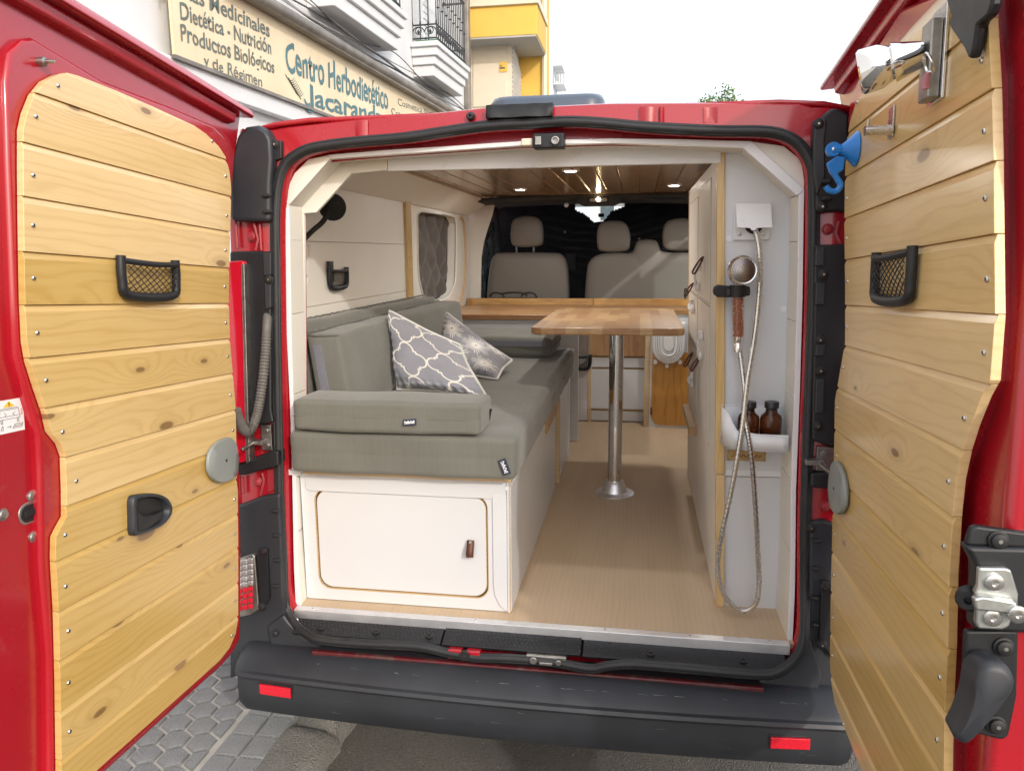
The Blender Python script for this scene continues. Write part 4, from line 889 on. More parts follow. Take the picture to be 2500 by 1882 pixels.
# ------------------------------------------------------------------ seats in the cab
def padded(px, y0, y1, n=5, k=.86, bulge=.02):
    P = [on(u, v, y=y0) for u, v in px]; P = catmull(P, n, True); cx_ = sum(p.x for p in P)/len(P); cz = sum(p.z for p in P)/len(P)
    def ring(s_, y): return [Vector((cx_+(p.x-cx_)*s_, y, cz+(p.z-cz)*s_)) for p in P]
    b = MB(); t = y1-y0; b.loft([ring(.02, y0-bulge), ring(.5, y0-bulge*.8), ring(.8, y0-bulge*.35), ring(.93, y0), ring(.985, y0+t*.12), ring(1, y0+t*.3), ring(1, y0+t*.7), ring(.95, y1), ring(.05, y1+.01)], True, True); return b
DS = thing('driver_seat', 'single grey vinyl driver seat behind the wooden worktop rail', 'car seat', (-.44, 3.05, .55))
part('backrest', padded([(1196, 640), (1206, 622), (1230, 617), (1340, 617), (1368, 622), (1382, 645), (1387, 700), (1388, 800), (1386, 880), (1190, 880), (1187, 800), (1188, 700)], 3.0, 3.14), 'seat_vinyl', DS, smooth=60)
part('headrest', padded([(1246, 560), (1252, 537), (1270, 528), (1300, 528), (1317, 538), (1324, 562), (1324, 590), (1316, 600), (1285, 604), (1255, 601), (1247, 590)], 3.0, 3.09, bulge=.012), 'seat_vinyl', DS, smooth=60)
for u in (1261, 1303):
    b = MB(); b.tube([on(u, 598, y=3.05), on(u, 625, y=3.06)], .006, 8); part('headrest_post', b, 'dull_steel', DS)
b = MB(); b.box(-.70, -.18, 3.1, 3.5, .62, .98); part('seat_base', b, 'seat_vinyl', DS, .06, seg=4)
BS = thing('passenger_bench', 'grey vinyl double passenger seat with a raised middle shoulder and two headrests', 'car seat', (.3, 3.05, .55))
part('backrest', padded([(1432, 660), (1440, 636), (1460, 622), (1500, 617), (1540, 617), (1550, 600), (1558, 588), (1580, 584), (1602, 588), (1610, 602), (1620, 615), (1680, 617), (1720, 620), (1740, 645), (1745, 750), (1745, 880), (1428, 880), (1426, 750)], 3.0, 3.14, 4), 'seat_vinyl', BS, smooth=60)
for px in ([(1457, 572), (1463, 549), (1480, 540), (1512, 539), (1529, 548), (1538, 572), (1538, 600), (1530, 612), (1498, 616), (1466, 613), (1458, 600)], [(1618, 566), (1625, 545), (1642, 535), (1675, 533), (1695, 545), (1703, 570), (1702, 598), (1692, 609), (1660, 613), (1630, 610), (1619, 598)]):
    part('headrest', padded(px, 3.0, 3.09, bulge=.012), 'seat_vinyl', BS, smooth=60)
b = MB(); b.box(-.07, .74, 3.1, 3.5, .62, .98); part('seat_base', b, 'seat_vinyl', BS, .06, seg=4)
b = MB(); c = on(1393, 636, y=3.4); b.box(c.x-.03, c.x+.03, 3.4, 3.5, c.z-.07, c.z+.05); part('seat_belt_stalk', b, 'dash_black', BS, .008)

# ------------------------------------------------------------------ cushions
def cushion_mesh(x0, x1, y0, y1, z0, z1, r, seamax=2, pinch=.004, lump=.004, n=26, seed=0, mats=('sage_fabric',), crown=.01, name='cushion', org=(0, 0, 0), shear=0):
    bm = bmesh.new(); bmesh.ops.create_cube(bm, size=2); bmesh.ops.subdivide_edges(bm, edges=bm.edges, cuts=n, use_grid_fill=True)
    c = Vector(((x0+x1)/2, (y0+y1)/2, (z0+z1)/2)); h = Vector(((x1-x0)/2, (y1-y0)/2, (z1-z0)/2)); rnd = random.Random(seed); f = [rnd.uniform(6, 15) for _ in range(6)]
    for v in bm.verts:
        q = v.co.copy()
        # denser sampling near the edges
        q = Vector([math.copysign(abs(t)**.75, t) for t in q]); p = Vector((q.x*h.x, q.y*h.y, q.z*h.z)); inner = Vector((max(-h.x+r, min(h.x-r, p.x)), max(-h.y+r, min(h.y-r, p.y)), max(-h.z+r, min(h.z-r, p.z))))
        d = p-inner; nn = d.normalized() if d.length > 1e-7 else Vector((0, 0, 1)); p = inner+nn*r
        e = (p[seamax]/h[seamax]); side = max(abs(p[k])/h[k] for k in range(3) if k != seamax)
        if side > .9: p -= Vector([nn[k] if k != seamax else 0 for k in range(3)])*pinch*math.exp(-(e/.10)**2)
        mid = 1
        for k in range(3):
            if k != seamax: mid *= max(0, 1-(p[k]/h[k])**2)
        p[seamax] += math.copysign(crown*mid, e)*(abs(e) > .5)
        p += nn*lump*(math.sin(f[0]*p.x+f[1]*p.y)*math.sin(f[2]*p.y+f[3]*p.z)+.5*math.sin(f[4]*2*p.x+f[5]*2*p.z))
        p.x -= shear*(p.z+h.z)
        v.co = c+p-Vector(org)
    me = bpy.data.meshes.new(name); bmesh.ops.recalc_face_normals(bm, faces=bm.faces); bm.to_mesh(me); bm.free()
    for q in mats: me.materials.append(MATS[q])
    me.polygons.foreach_set('use_smooth', [True]*len(me.polygons)); return me
def cush(name, label, box, r, **k):
    x0, x1, y0, y1, z0, z1 = box; org = ((x0+x1)/2, (y0+y1)/2, z0); t = thing(name, label, 'cushion', org); k.setdefault('pinch', .0012)
    put('cover', cushion_mesh(*box, r, org=org, **k), t); return t
CG = 'grey-green bench cushions'
SC = cush('seat_cushion', 'long grey-green foam seat cushion lying along the white bench', (-.668, -.036, .012, 1.93, .957, 1.078), .019, seed=1, lump=.0028, n=34)
ARM = cush('bolster_cushion', 'narrow grey-green cushion laid across the end of the bench above the hatch', (-.645, -.128, .0, .160, 1.081, 1.166), .013, seed=2, lump=.0022, crown=.004)
BK = cush('back_cushion', 'grey-green back cushion with a lilac velcro strip on its end, propped along the wall', (-.672, -.562, .235, 1.78, 1.082, 1.318), .014, seed=3, seamax=0, shear=.14, lump=.003)
BK2 = cush('folded_cushion', 'thin dark grey-green folded cushion squeezed between back cushion and wall', (-.748, -.688, .215, 1.80, 1.0, 1.345), .018, seed=4, seamax=0, lump=.004, shear=.10, mats=('sage_fabric',))
FB = cush('bolster_cushion', 'flat grey-green cushion lying on the bench beside the worktop end', (-.62, -.105, 1.45, 1.90, 1.085, 1.178), .022, seed=5, lump=.003)
def stitched(pts, r, parent, name='piping', m='sage_dark'):
    b = MB(); b.tube(pts, r, 6); return part(name, b, m, parent)
# seams and piping
stitched([(-.645, .0025, 1.122), (-.4, .0005, 1.121), (-.14, .003, 1.122)], .0009, ARM, 'seam'); stitched([(-.13, .01, 1.122), (-.1285, .08, 1.122), (-.13, .15, 1.122)], .0009, ARM, 'seam')
stitched([(-.66, .0165, 1.020), (-.3, .0145, 1.019), (-.06, .017, 1.018)], .0009, SC, 'seam'); stitched([(-.0385, .05, 1.018), (-.0375, .8, 1.018), (-.0385, 1.8, 1.018)], .0009, SC, 'seam')
def wav(x, y0, y1, z, amp, n=60): return [(x+amp*math.sin(i*1.9)*.5, y0+(y1-y0)*i/n, z+amp*math.sin(i*2.7+x)*.7) for i in range(n+1)]
stitched(wav(-.697, .24, 1.76, 1.322, .003), .0035, BK, 'piping'); stitched(wav(-.775, .23, 1.78, 1.348, .002), .0035, BK2, 'piping')
stitched([(-.70, .236, 1.316), (-.67, .2335, 1.312), (-.60, .236, 1.314)], .0018, BK, 'piping')
b = MB(); b.prism([(-.682, .2322, 1.285), (-.655, .2322, 1.285), (-.628, .2322, 1.10), (-.655, .2322, 1.10)], (0, .003, 0)); part('velcro_strip', b, 'lilac_velcro', BK, .001)
b = MB(); b.box(-.50, -.13, 1.4475, 1.4505, 1.138, 1.164); part('velcro_strip', b, 'lilac_velcro', FB, .001)
b = MB(); b.box(-.105, -.101, 1.50, 1.86, 1.128, 1.130); part('seam', b, 'sage_dark', FB)
b = MB(); b.M = Matrix.Translation((-.127, .13, 1.115)) @ Matrix.Rotation(R(10), 4, 'Y'); b.box(-.002, .003, -.003, .003, -.018, .010); b.lathe([(.004, 0), (.004, .005), (0, .006)], (.001, 0, .008), (0, 0, 1), 8); part('zip_pull', b, 'soft_black', ARM)
def tag_(c, rot, parent, w_=.032, h_=.018):
    b = MB(); b.M = Matrix.Translation(c) @ rot; b.mi = 0; b.box(-w_/2, w_/2, -.0015, .0015, -h_/2, h_/2); b.mi = 1
    pts = [(-w_*.38+w_*.76*i/24, -.0022, h_*.22*math.sin(i*.9)+h_*.08*math.sin(i*2.3)) for i in range(25)]; b.tube(pts, .0011, 4); b.tube([(p[0], p[1], -p[2]*.7-h_*.1) for p in pts], .0008, 4)
    part('cloth_tag', b, ['navy_cloth', 'paper'], parent)
tag_((-.315, -.006, 1.115), Matrix.Rotation(R(-6), 4, 'Y') @ Matrix.Rotation(R(-20), 4, 'X'), ARM, .036, .016)
tag_((-.066, .008, 1.000), Matrix.Rotation(R(70), 4, 'Y'), SC, .042, .020)

# printed pillows
def pillow(name, label, A, B, C_, D, mt, fn, thick=.075, n=230, seed=0):
    A, B, C_, D = [Vector(q) for q in (A, B, C_, D)]; nrm = ((C_-B).cross(A-B)).normalized(); cen = (A+B+C_+D)/4
    if nrm.dot(CAM-cen) < 0: nrm = -nrm
    t = thing(name, label, 'pillow', tuple((B+C_)/2)); rnd = random.Random(seed); ph = [rnd.uniform(0, 6) for _ in range(8)]
    def P(a, c, sgn):
        aa = a + .05*math.sin(math.pi*a*2)*0; p = (B*(1-aa)+C_*aa)*(1-c)+(A*(1-aa)+D*aa)*c
        ex = 1-abs(2*a-1)**2.6; ey = 1-abs(2*c-1)**2.6; hgt = thick*(max(0, ex)*max(0, ey))**.42
        pin = .012*((1-abs(2*a-1)**1.5)*abs(2*c-1)**6); pin2 = .012*((1-abs(2*c-1)**1.5)*abs(2*a-1)**6)
        p += (cen-p).normalized()*(pin+pin2)*.8
        edge = 1-min(1, min(a, 1-a, c, 1-c)/.16)
        wr = .006*edge*math.sin(34*(a-c)+ph[0])*math.sin(29*(a+c)+ph[1]) + .004*math.sin(9*a+ph[2])*math.sin(11*c+ph[3])
        return p+nrm*sgn*(hgt*(1 if sgn > 0 else .7)+wr*min(1, hgt/.02))
    mb = MB(); mb.grid(n, n, lambda a, c: P(a, c, 1)); m0 = len(mb.v)
    mb.mi = 1; mb.grid(40, 40, lambda a, c: P(a, c, -1))
    me = bpy.data.meshes.new(name); o = ORG[t]; me.from_pydata([tuple(q-o) for q in mb.v], [], mb.f); me.materials.append(MATS[mt]); me.materials.append(MATS['white_cloth']); me.polygons.foreach_set('material_index', mb.m); me.polygons.foreach_set('use_smooth', [True]*len(me.polygons))
    at = me.attributes.new('print', 'FLOAT', 'POINT'); vals = [fn(i % (n+1)/n, i//(n+1)/n) if i < m0 else 0. for i in range(len(mb.v))]; at.data.foreach_set('value', vals)
    put('cover', me, t)
    e = MB(); loop = [P(k/30, 0, 0) for k in range(30)]+[P(1, k/30, 0) for k in range(30)]+[P(1-k/30, 1, 0) for k in range(30)]+[P(0, 1-k/30, 0) for k in range(30)]
    e.tube(loop, .005, 6, True); part('piping', e, 'white_cloth', t)
    return t
def trellis(a, c):
    s_ = 2.15; x, y = (a+c)*s_*.5+.1, (c-a)*s_*.5+.25; x, y = a*s_+.3, c*s_+.15; best = 9
    for ox, oy in ((0, 0),):
        px_, py_ = (x-ox+.5) % 1-.5, (y-oy+.5) % 1-.5; ax_, ay_ = abs(px_), abs(py_)
        d1 = min(math.hypot(ax_-.285, ay_)-.20, math.hypot(ax_, ay_-.285)-.20, max(ax_, ay_)-.262)
        best = min(best, abs(d1))
    return max(0, min(1, (.022-best)/.013+.5))
BUR = [(random.uniform(.08, .92), random.uniform(.08, .92), random.uniform(.11, .19)) for _ in range(5)]
BUR = [(.22, .72, .19), (.62, .62, .22), (.40, .30, .20), (.82, .25, .20), (.84, .86, .15), (.12, .22, .15)]
def burst(a, c):
    w_ = 0
    for bx, by, r in BUR:
        d = math.hypot(a-bx, c-by); th = math.atan2(c-by, a-bx)
        if d < r:
            k = th*30/(2*math.pi); i = int(math.floor(k+.5)); L = r*(.55+.45*abs(math.sin(i*2.4)))
            lw = abs(k-i)/30*2*math.pi*d
            if .028 < d < L and lw < .0055: w_ = 1
            if abs(d-.020) < .005: w_ = 1
    return w_
pillow('throw_pillow', 'grey-blue throw pillow printed with a white trellis pattern', on(951, 759, y=.70), (-.535, .575, 1.095), (-.200, .445, 1.10), on(1122, 842, y=.78), 'pillow_print', trellis, .07, seed=1)
pillow('throw_pillow', 'grey throw pillow printed with white starbursts, behind the trellis one', on(1090, 764, y=1.14), (-.50, .92, 1.10), on(1214, 925, z=1.095), on(1250, 880, z=1.13), 'pillow_burst', burst, .06, seed=2)
# ------------------------------------------------------------------ bench
BN = thing('bench_box', 'white laminate storage bench with a rounded hatch and brown leather tab', 'bench', (-.36, .5, .56))
ypf = .075
def fy(u, v, y=ypf): p = on(u, v, y=y); return p.x, p.z
hx0, hz1 = fy(772, 1193); hx1, hz0 = fy(1192, 1460)
hp_ = catmull([(p[0], 0, p[1]) for p in (fy(u, v) for u, v in ((772, 1225), (778, 1203), (800, 1193), (980, 1198), (1150, 1206), (1178, 1216), (1190, 1240), (1192, 1330), (1191, 1425), (1180, 1450), (1155, 1460), (980, 1448), (815, 1436), (788, 1426), (776, 1400), (773, 1310)))], 4, True)
hc = sum((p for p in hp_), Vector())/len(hp_)
hxa, hxb, hza, hzb = fy(772, 1310)[0], fy(1192, 1330)[0], (fy(800, 1436)[1]+fy(1155, 1461)[1])/2, (fy(800, 1193)[1]+fy(1150, 1207)[1])/2
hp_ = [Vector((x, 0, z)) for x, z in rrect(hxa, hxb, hza, hzb, .038, 8)]; hc = Vector(((hxa+hxb)/2, 0, (hza+hzb)/2))
frm = polar([Vector((p.x, 0, p.z)) for p in hp_], 360, (hc.x, hc.z)); outr = polar([Vector((-.668, 0, .562)), Vector((-.668, 0, .938)), Vector((-.072, 0, .938)), Vector((-.072, 0, .562))], 360, (hc.x, hc.z))
b = MB(); b.loft([[(p[0], ypf, p[1]) for p in outr], [(p[0], ypf, p[1]) for p in frm], [(p[0], ypf+.012, p[1]) for p in frm]]); part('front_panel', b, 'white_laminate', BN, smooth=30)
b = MB(); b.tube([(p[0], ypf+.004, p[1]) for p in frm], .0035, 5, True); part('hatch_edge', b, 'light_ply', BN)
hs = [(hc.x+(p[0]-hc.x)*.972, hc.z+(p[1]-hc.z)*.955) for p in frm]
b = MB(); b.prism([(x, ypf+.002, z) for x, z in hs], (0, .010, 0)); HTCH = part('hatch', b, 'white_laminate', BN, .001)
b = MB(); b.tube([(p[0], ypf+.006, p[1]) for p in hs], .0028, 5, True); part('hatch_rim', b, 'light_ply', HTCH)
b = MB(); b.box(-.66, -.08, ypf+.03, ypf+.04, .57, .93); part('inner_panel', b, 'soft_black', BN)
def strap(c, L, w_, parent, d=(0, -1, 0), loop=True, name='leather_tab'):
    c = Vector(c); d = Vector(d); sidev = d.cross(Vector((0, 0, 1))).normalized()*w_/2; b = MB()
    pts = [(0, .002), (-L*.3, .006), (-L*.75, .014), (-L, .016), (-L*1.04, .020), (-L*.95, .024), (-L*.6, .022), (-L*.2, .012), (0.004, .006)]
    P = catmull([c+Vector((0, 0, z))+d*y for z, y in pts], 3); b.loft([[p-sidev for p in P], [p+sidev for p in P]], closed=False); o = part(name, b, 'leather', parent, solid=.0025, smooth=60)
    b = MB(); b.lathe([(.005, 0), (.004, .003), (0, .004)], c+d*.010+Vector((0, 0, -.002)), d, 10); part('rivet', b, 'steel', parent)
x, z = fy(1150, 1320); strap((x, ypf+.001, z), .038, .019, HTCH)
# lid, top edge, facing strips, side panel with cut-outs
b = MB(); b.box(-.672, -.060, .068, 1.95, .940, .955); b.box(-.690, -.655, .05, .075, .940, .955); part('lid', b, 'white_laminate', BN, .001)
b = MB(); b.box(-.690, -.058, .0655, .0682, .9405, .9545); b.box(-.0602, -.058, .066, 1.95, .9405, .9545); part('ply_edge', b, 'light_ply', BN)
pl = rrect(-.652, -.074, .890, .934, .014); b = MB(); b.prism([(x, ypf-.004, z) for x, z in pl], (0, .0035, 0)); part('facing_strip', b, 'white_laminate', BN, .001)
x0, _ = fy(1196, 1480); b = MB(); b.prism([(x, ypf-.005, z) for x, z in ((-.0725, .563), (-.0725, .90), (x0+.012, .90), (x0+.012, .64), (x0+.016, .61), (x0+.03, .580), (x0+.05, .564))], (0, .0045, 0)); part('corner_strip', b, 'white_laminate', BN, .001)
b = MB(); b.box(-.0715, -.066, ypf-.0055, ypf+.25, .561, .94); part('post', b, 'white_laminate', BN, .001)
b = MB(); b.box(-.0655, -.0635, ypf-.0057, ypf+.002, .561, .94); part('ply_edge', b, 'light_ply', BN)
pts = [on(u, v, x=-.066) for u, v in ((1275, 1470), (1372, 1290))]
b = MB(); b.box(-.074, -.062, .08, .92, .562, .925); part('side_panel', b, 'white_laminate', BN, .001)
b = MB(); b.box(-.075, -.064, .9205, 1.24, .562, .90); part('side_panel', b, 'white_laminate', BN, .001)
b = MB(); b.prism([(-.068, .86, .885), (-.068, 1.24, .90), (-.068, 1.24, .945), (-.068, .86, .945)], (.014, 0, 0)); part('wood_rail', b, 'table_wood', BN, .002)
b = MB(); b.box(-.085, -.054, 1.30, 1.325, .56, .95); part('ply_stile', b, 'light_ply', BN, .001)
b = MB(); b.box(-.30, -.056, 1.3255, 1.332, .56, .95); b.box(-.062, -.056, 1.332, 1.72, .57, .95); part('end_panel', b, 'white_laminate', BN, .001)
b = MB(); b.box(-.075, -.050, 1.7205, 1.76, .56, .95); part('end_stile', b, 'white_laminate', BN, .002)
cap = MB(); cap.lathe([(.006, 0), (.006, .0006), (0, .0008)], (0, 0, 0), (0, -1, 0), 14); cme = cap.mesh('cover_cap', ['white_plastic'])
for u, v in ((766, 1155), (985, 1164), (1193, 1173), (1237, 1192)):
    p = on(u, v, y=ypf-.0052); sub_at('cover_cap', cme, BN, Matrix.Translation(p-ORG[BN]))
# plinth hidden behind
# ------------------------------------------------------------------ table
TB = thing('table', 'small square wooden table on a single chrome pole leg', 'table', (.188, 1.19, .56))
qa, qb, qc = on(1297, 797, z=1.277), on(1676, 806, z=1.277), on(1362, 752, z=1.277); ta, tb_, tc0, td = qa.x, qb.x, (qa.y+qb.y)/2, qc.y
tp = [(x, y) for x, y in rrect(ta, tb_, tc0, td, .045, 6)]
b = MB(); b.prism([(x, y, 1.250) for x, y in tp], (0, 0, .027)); part('table_top', b, 'table_wood', TB, .007, seg=3)
b = MB(); b.lathe([(.029, .0), (.029, .660)], (.188, 1.19, .585), (0, 0, 1), 32); part('pole', b, 'chrome', TB, smooth=60)
b = MB(); b.lathe([(0, 0), (.082, 0), (.082, .004), (.076, .006), (.052, .010), (.040, .046), (.036, .050), (.036, .056), (.030, .057)], (.188, 1.19, .5602), (0, 0, 1), 32); part('floor_flange', b, 'aluminium', TB, smooth=40)
b = MB(); b.lathe([(.030, 0), (.032, .004), (.048, .022), (.050, .026), (0, .026)], (.188, 1.19, 1.2238), (0, 0, 1), 28); part('top_flange', b, 'dull_steel', TB, smooth=40)
me = screw_mesh(.004, .002)
for a in (30, 120, 210, 300): sub_at('screw', me, TB, Matrix.Translation(Vector((.188+.066*math.cos(R(a)), 1.19+.066*math.sin(R(a)), .5665))-ORG[TB]) @ Matrix.Rotation(R(90), 4, 'X'))
# ------------------------------------------------------------------ kitchen block
KT = thing('kitchen_unit', 'low white kitchen block with amber wood fronts under a wooden worktop, across the cab end', 'kitchen unit', (0, 2.6, .56))
KY = 2.55
def kbox(u0, v0, u1, v1, y, t, name, m, par=KT, bev=.0015):
    a, c = on(u0, v0, y=y), on(u1, v1, y=y); b = MB(); b.box(a.x, c.x, y, y+t, c.z, a.z); return part(name, b, m, par, bev)
b = MB(); b.box(-.79, -.012, 2.0, 2.78, 1.207, 1.235); part('worktop', b, 'counter_wood', KT, .004)
b = MB(); b.box(-.010, .62, 2.42, 2.779, 1.207, 1.235); part('worktop', b, 'counter_wood', KT, .004)
b = MB(); b.box(-.79, .0, 2.782, 2.81, 1.225, 1.272); part('back_rail', b, 'rail_wood', KT, .002)
b = MB(); b.box(.002, .66, 2.775, 2.803, 1.225, 1.273); part('back_rail', b, 'rail_wood', KT, .002)
b = MB(); b.box(-.75, -.03, 2.03, 2.045, .90, 1.206); part('end_panel', b, 'white_laminate', KT, .001)
b = MB(); b.box(-.26, -.03, 2.045, 2.06, .565, .90); part('end_panel', b, 'white_laminate', KT, .001)
kbox(1330, 757, 1436, 1026, KY-.012, .012, 'side_front', 'white_laminate')
kbox(1436.5, 757, 1442.5, 1029, KY-.016, .03, 'ply_stile', 'light_ply')
dr1 = kbox(1443.5, 760, 1574, 870, KY-.008, .012, 'drawer_front', 'amber_door')
kbox(1443.5, 873, 1575, 898, KY-.008, .012, 'drawer_front', 'white_laminate')
kbox(1443.5, 901, 1575, 1000, KY-.008, .012, 'drawer_front', 'white_laminate')
kbox(1443.5, 1003, 1576, 1029, KY-.004, .012, 'plinth', 'white_laminate')
b = MB(); b.box(-.25, .33, KY+.006, KY+.02, .57, 1.2); part('carcass', b, 'light_ply', KT)
kbox(1577, 757, 1590, 1042, 2.445, .06, 'ply_stile', 'light_ply')
kbox(1590.5, 757, 1685, 1047, 2.43, .012, 'door_surround', 'white_laminate')
a, c = on(1593, 860, y=2.425), on(1677, 1040, y=2.425); pl = [(a.x, a.z), (c.x, a.z), (c.x, c.z), (a.x+.05, c.z), (a.x+.02, c.z+.012), (a.x+.004, c.z+.04), (a.x, c.z+.07)]
b = MB(); b.prism([(x, 2.4245, z) for x, z in pl], (0, .005, 0)); DRW = part('cupboard_door', b, 'amber_door', KT, .001)
kbox(1588, 995, 1592, 1013, 2.42, .01, 'hinge', 'leather', KT)
b = MB(); c = on(1410, 811, y=2.5); b.tube([(c.x-.05, 2.54, c.z+.004), (c.x-.048, 2.515, c.z), (c.x+.04, 2.515, c.z-.002), (c.x+.042, 2.54, c.z)], .006, 6); part('grab_handle', b, 'soft_black', KT)
# folding ribbed bin hooked on the amber door
BI = thing('waste_bin', 'white ribbed plastic bin hooked onto the amber wooden cupboard door', 'bin', tuple(on(1631, 850, y=2.38)))
def ush(cx_, top, bot, w_, n=10):
    r = w_; pts = [(cx_-w_, top), (cx_-w_, bot+r*1.1)]+[(cx_-w_*math.cos(R(180*k/n)), bot+r*1.1-r*1.1*math.sin(R(180*k/n))) for k in range(1, n)]+[(cx_+w_, bot+r*1.1), (cx_+w_, top)]; return pts
a, c = on(1593, 800, y=2.37), on(1672, 891, y=2.37); cx_ = (a.x+c.x)/2; w_ = (c.x-a.x)/2
b = MB(); b.prism([(x, 2.385, z) for x, z in ush(cx_, a.z+.03, c.z, w_)], (0, .037, 0)); part('bin_body', b, 'white_plastic', BI, .008, seg=3)
for k in range(4):
    s_ = .88-.135*k; pts = ush(cx_, a.z+.02, c.z+.012+.0125*k, w_*s_); b = MB(); b.tube([(x, 2.384-.004*k, z) for x, z in pts], .0055, 6); part('bin_rib', b, 'white_plastic', BI)
b = MB(); b.prism([(x, 2.370, z) for x, z in ush(cx_, a.z+.02, c.z+.075, w_*.30)], (0, .016, 0)); part('bin_panel', b, 'white_plastic', BI, .003)
for u, v in ((1600, 884), (1628, 893), (1660, 884)):
    p = on(u, v, y=2.41); b = MB(); b.prism([(p.x+x, 2.40, p.z+z) for x, z in rrect(-.010, .010, -.012, .012, .009, 4)], (0, .022, 0)); part('bin_hook', b, 'white_plastic', BI, .002)
# odds and ends behind the worktop rail
b = MB()
for pts in (((1196, 724), (1205, 715), (1225, 718), (1232, 728)), ((1220, 718), (1250, 714), (1276, 716), (1288, 722)), ((1272, 724), (1282, 716), (1302, 716), (1312, 728))): b.tube(catmull([on(u, v, y=2.88) for u, v in pts], 5), .006, 6)
b.tube([on(1200, 728, y=2.88), on(1312, 728, y=2.88)], .006, 6); single('folding_frame', b, 'soft_black', 'black folded tube frame tucked behind the worktop rail by the driver seat', 'frame', tuple(on(1255, 728, y=2.88)))
b = MB(); c = on(1683, 716, y=2.78); b.box(c.x-.03, c.x+.02, 2.76, 2.78, c.z+.004, c.z+.03); b.box(c.x-.03, c.x-.018, 2.76, 2.78, c.z-.03, c.z+.004); single('clamp', b, 'soft_black', 'small black clamp on the worktop rail beside the tall cabinet', 'clamp', tuple(c), bevel=.003)

# ------------------------------------------------------------------ tall cabinet
TC = thing('tall_cabinet', 'tall white cabinet with pine edge strip and leather pull loops, beside the table', 'cabinet', (.6, .8, .56))
LX = .032
def cx(z): return .505-LX*(z-.56)/1.2
def face(y0, y1, z0, z1, out, thick, name, m, par=TC, bev=.0012):
    b = MB(); b.add([(cx(z)-out+d, y, z) for d in (0, thick) for y, z in ((y0, z0), (y1, z0), (y1, z1), (y0, z1))], [(0, 1, 2, 3), (4, 5, 6, 7), (0, 1, 5, 4), (1, 2, 6, 5), (2, 3, 7, 6), (3, 0, 4, 7)]); return part(name, b, m, par, bev)
def cf(u, v, out=0):
    n = Vector((1, 0, LX/1.2)); return plane(u, v, (.505-out, 0, .56), n)
face(.205, 1.455, .562, 1.80, 0, .012, 'side_panel', 'cream_panel')
face(1.4555, 1.470, .560, 1.80, .002, .02, 'ply_edge', 'light_ply')
doors = {}
for nm, y0, y1, z0, z1 in (('door', .47, .93, 1.395, 1.76), ('door', .96, 1.40, 1.395, 1.74), ('door', .47, .93, .96, 1.385), ('door', .96, 1.40, 1.20, 1.385), ('door', .96, 1.40, .965, 1.19)):
    doors[(y0, z0)] = face(y0, y1, z0, z1, .0022, .006, 'cupboard_door', 'cream_panel')
    face(y0-.003, y1+.003, z0-.003, z1+.003, .0006, .003, 'door_gap', 'sage_dark')
b = MB(); a, c = cf(1672, 945), cf(1703, 1060); b.add([Vector((cx(z)-o_, y, z)) for o_ in (.0, .028) for y, z in ((.98, a.z-.055), (1.42, a.z-.05), (1.42, a.z-.02), (.98, a.z-.02))], [(0, 1, 2, 3), (4, 5, 6, 7), (0, 1, 5, 4), (1, 2, 6, 5), (2, 3, 7, 6), (3, 0, 4, 7)]); part('wood_rail', b, 'table_wood', TC, .003)
def sloop(u, v, L, par):
    c = cf(u, v, .003); d = Vector((-1, 0, -.03)).normalized(); b = MB(); wv_ = Vector((0, .009, 0))
    P = catmull([c+Vector((-.002, 0, 0)), c+Vector((-.008, -.004, -L*.35)), c+Vector((-.024, -.012, -L*.9)), c+Vector((-.032, -.014, -L)), c+Vector((-.034, -.012, -L*.86)), c+Vector((-.020, -.004, -L*.4)), c+Vector((-.006, .002, -.004))], 4)
    b.loft([[p-wv_ for p in P], [p+wv_ for p in P]], closed=False); part('leather_tab', b, 'leather', par, solid=.005, smooth=60)
    b = MB(); b.lathe([(.005, 0), (.004, .003), (0, .004)], c+Vector((-.004, 0, -.006)), d, 10); part('rivet', b, 'steel', par)
for u, v, L in ((1718, 626, .055), (1694, 690, .05), (1692, 860, .055), (1711, 868, .05)): sloop(u, v, L, TC)
def lock(u0, v0, u1, v1):
    a, c = cf(u0, v0, .006), cf(u1, v1, .006); b = MB(); o_ = Vector((-.006, 0, 0))
    for q in (a, c): b.lathe([(0, 0), (.017, 0), (.017, .008), (.012, .012), (0, .013)], q, (-1, 0, -.03), 14)
    b.tube([a+o_*1.6, (a+c)/2+o_*2.4, c+o_*1.6], .009, 8, sq=(1, .5)); part('child_lock', b, 'white_plastic', TC, .001)
lock(1708, 650, 1706, 700); lock(1715, 820, 1713, 868); lock(1692, 742, 1694, 756); lock(1691, 920, 1692, 936)
# pine edge strip facing the rear, two lengths
for v0, v1, u0, u1 in ((365, 1157, 1746, 1770), (1160, 1481, 1747, 1768)):
    P = [on(u, v, y=.196) for u, v in ((u0+5 if v0 < 400 else u0, v0), (u1 if v0 < 400 else u1+2, v0), (u1, v1), (u0, v1))]; b = MB(); b.prism(P, (0, .016, 0)); part('edge_strip', b, 'pine_up', TC, .002)
P = [on(u, v, y=.203) for u, v in ((1770, 352), (1850, 352), (1975, 470), (1970, 1166), (1766, 1161))]; b = MB(); b.prism(P, (0, .012, 0)); part('end_panel', b, 'white_laminate', TC, .001)
P = [on(u, v, y=.207) for u, v in ((1769, 1164), (1908, 1166), (1899, 1488), (1767, 1481))]; b = MB(); b.prism(P, (0, .012, 0)); LD = part('lower_door', b, 'white_laminate', TC, .001)
P = [on(u, v, y=.2025) for u, v in ((1766, 1147), (1968, 1152), (1968, 1166), (1766, 1161))]; b = MB(); b.prism(P, (0, .002, 0)); part('joint_strip', b, 'white_plastic', TC, .0005)
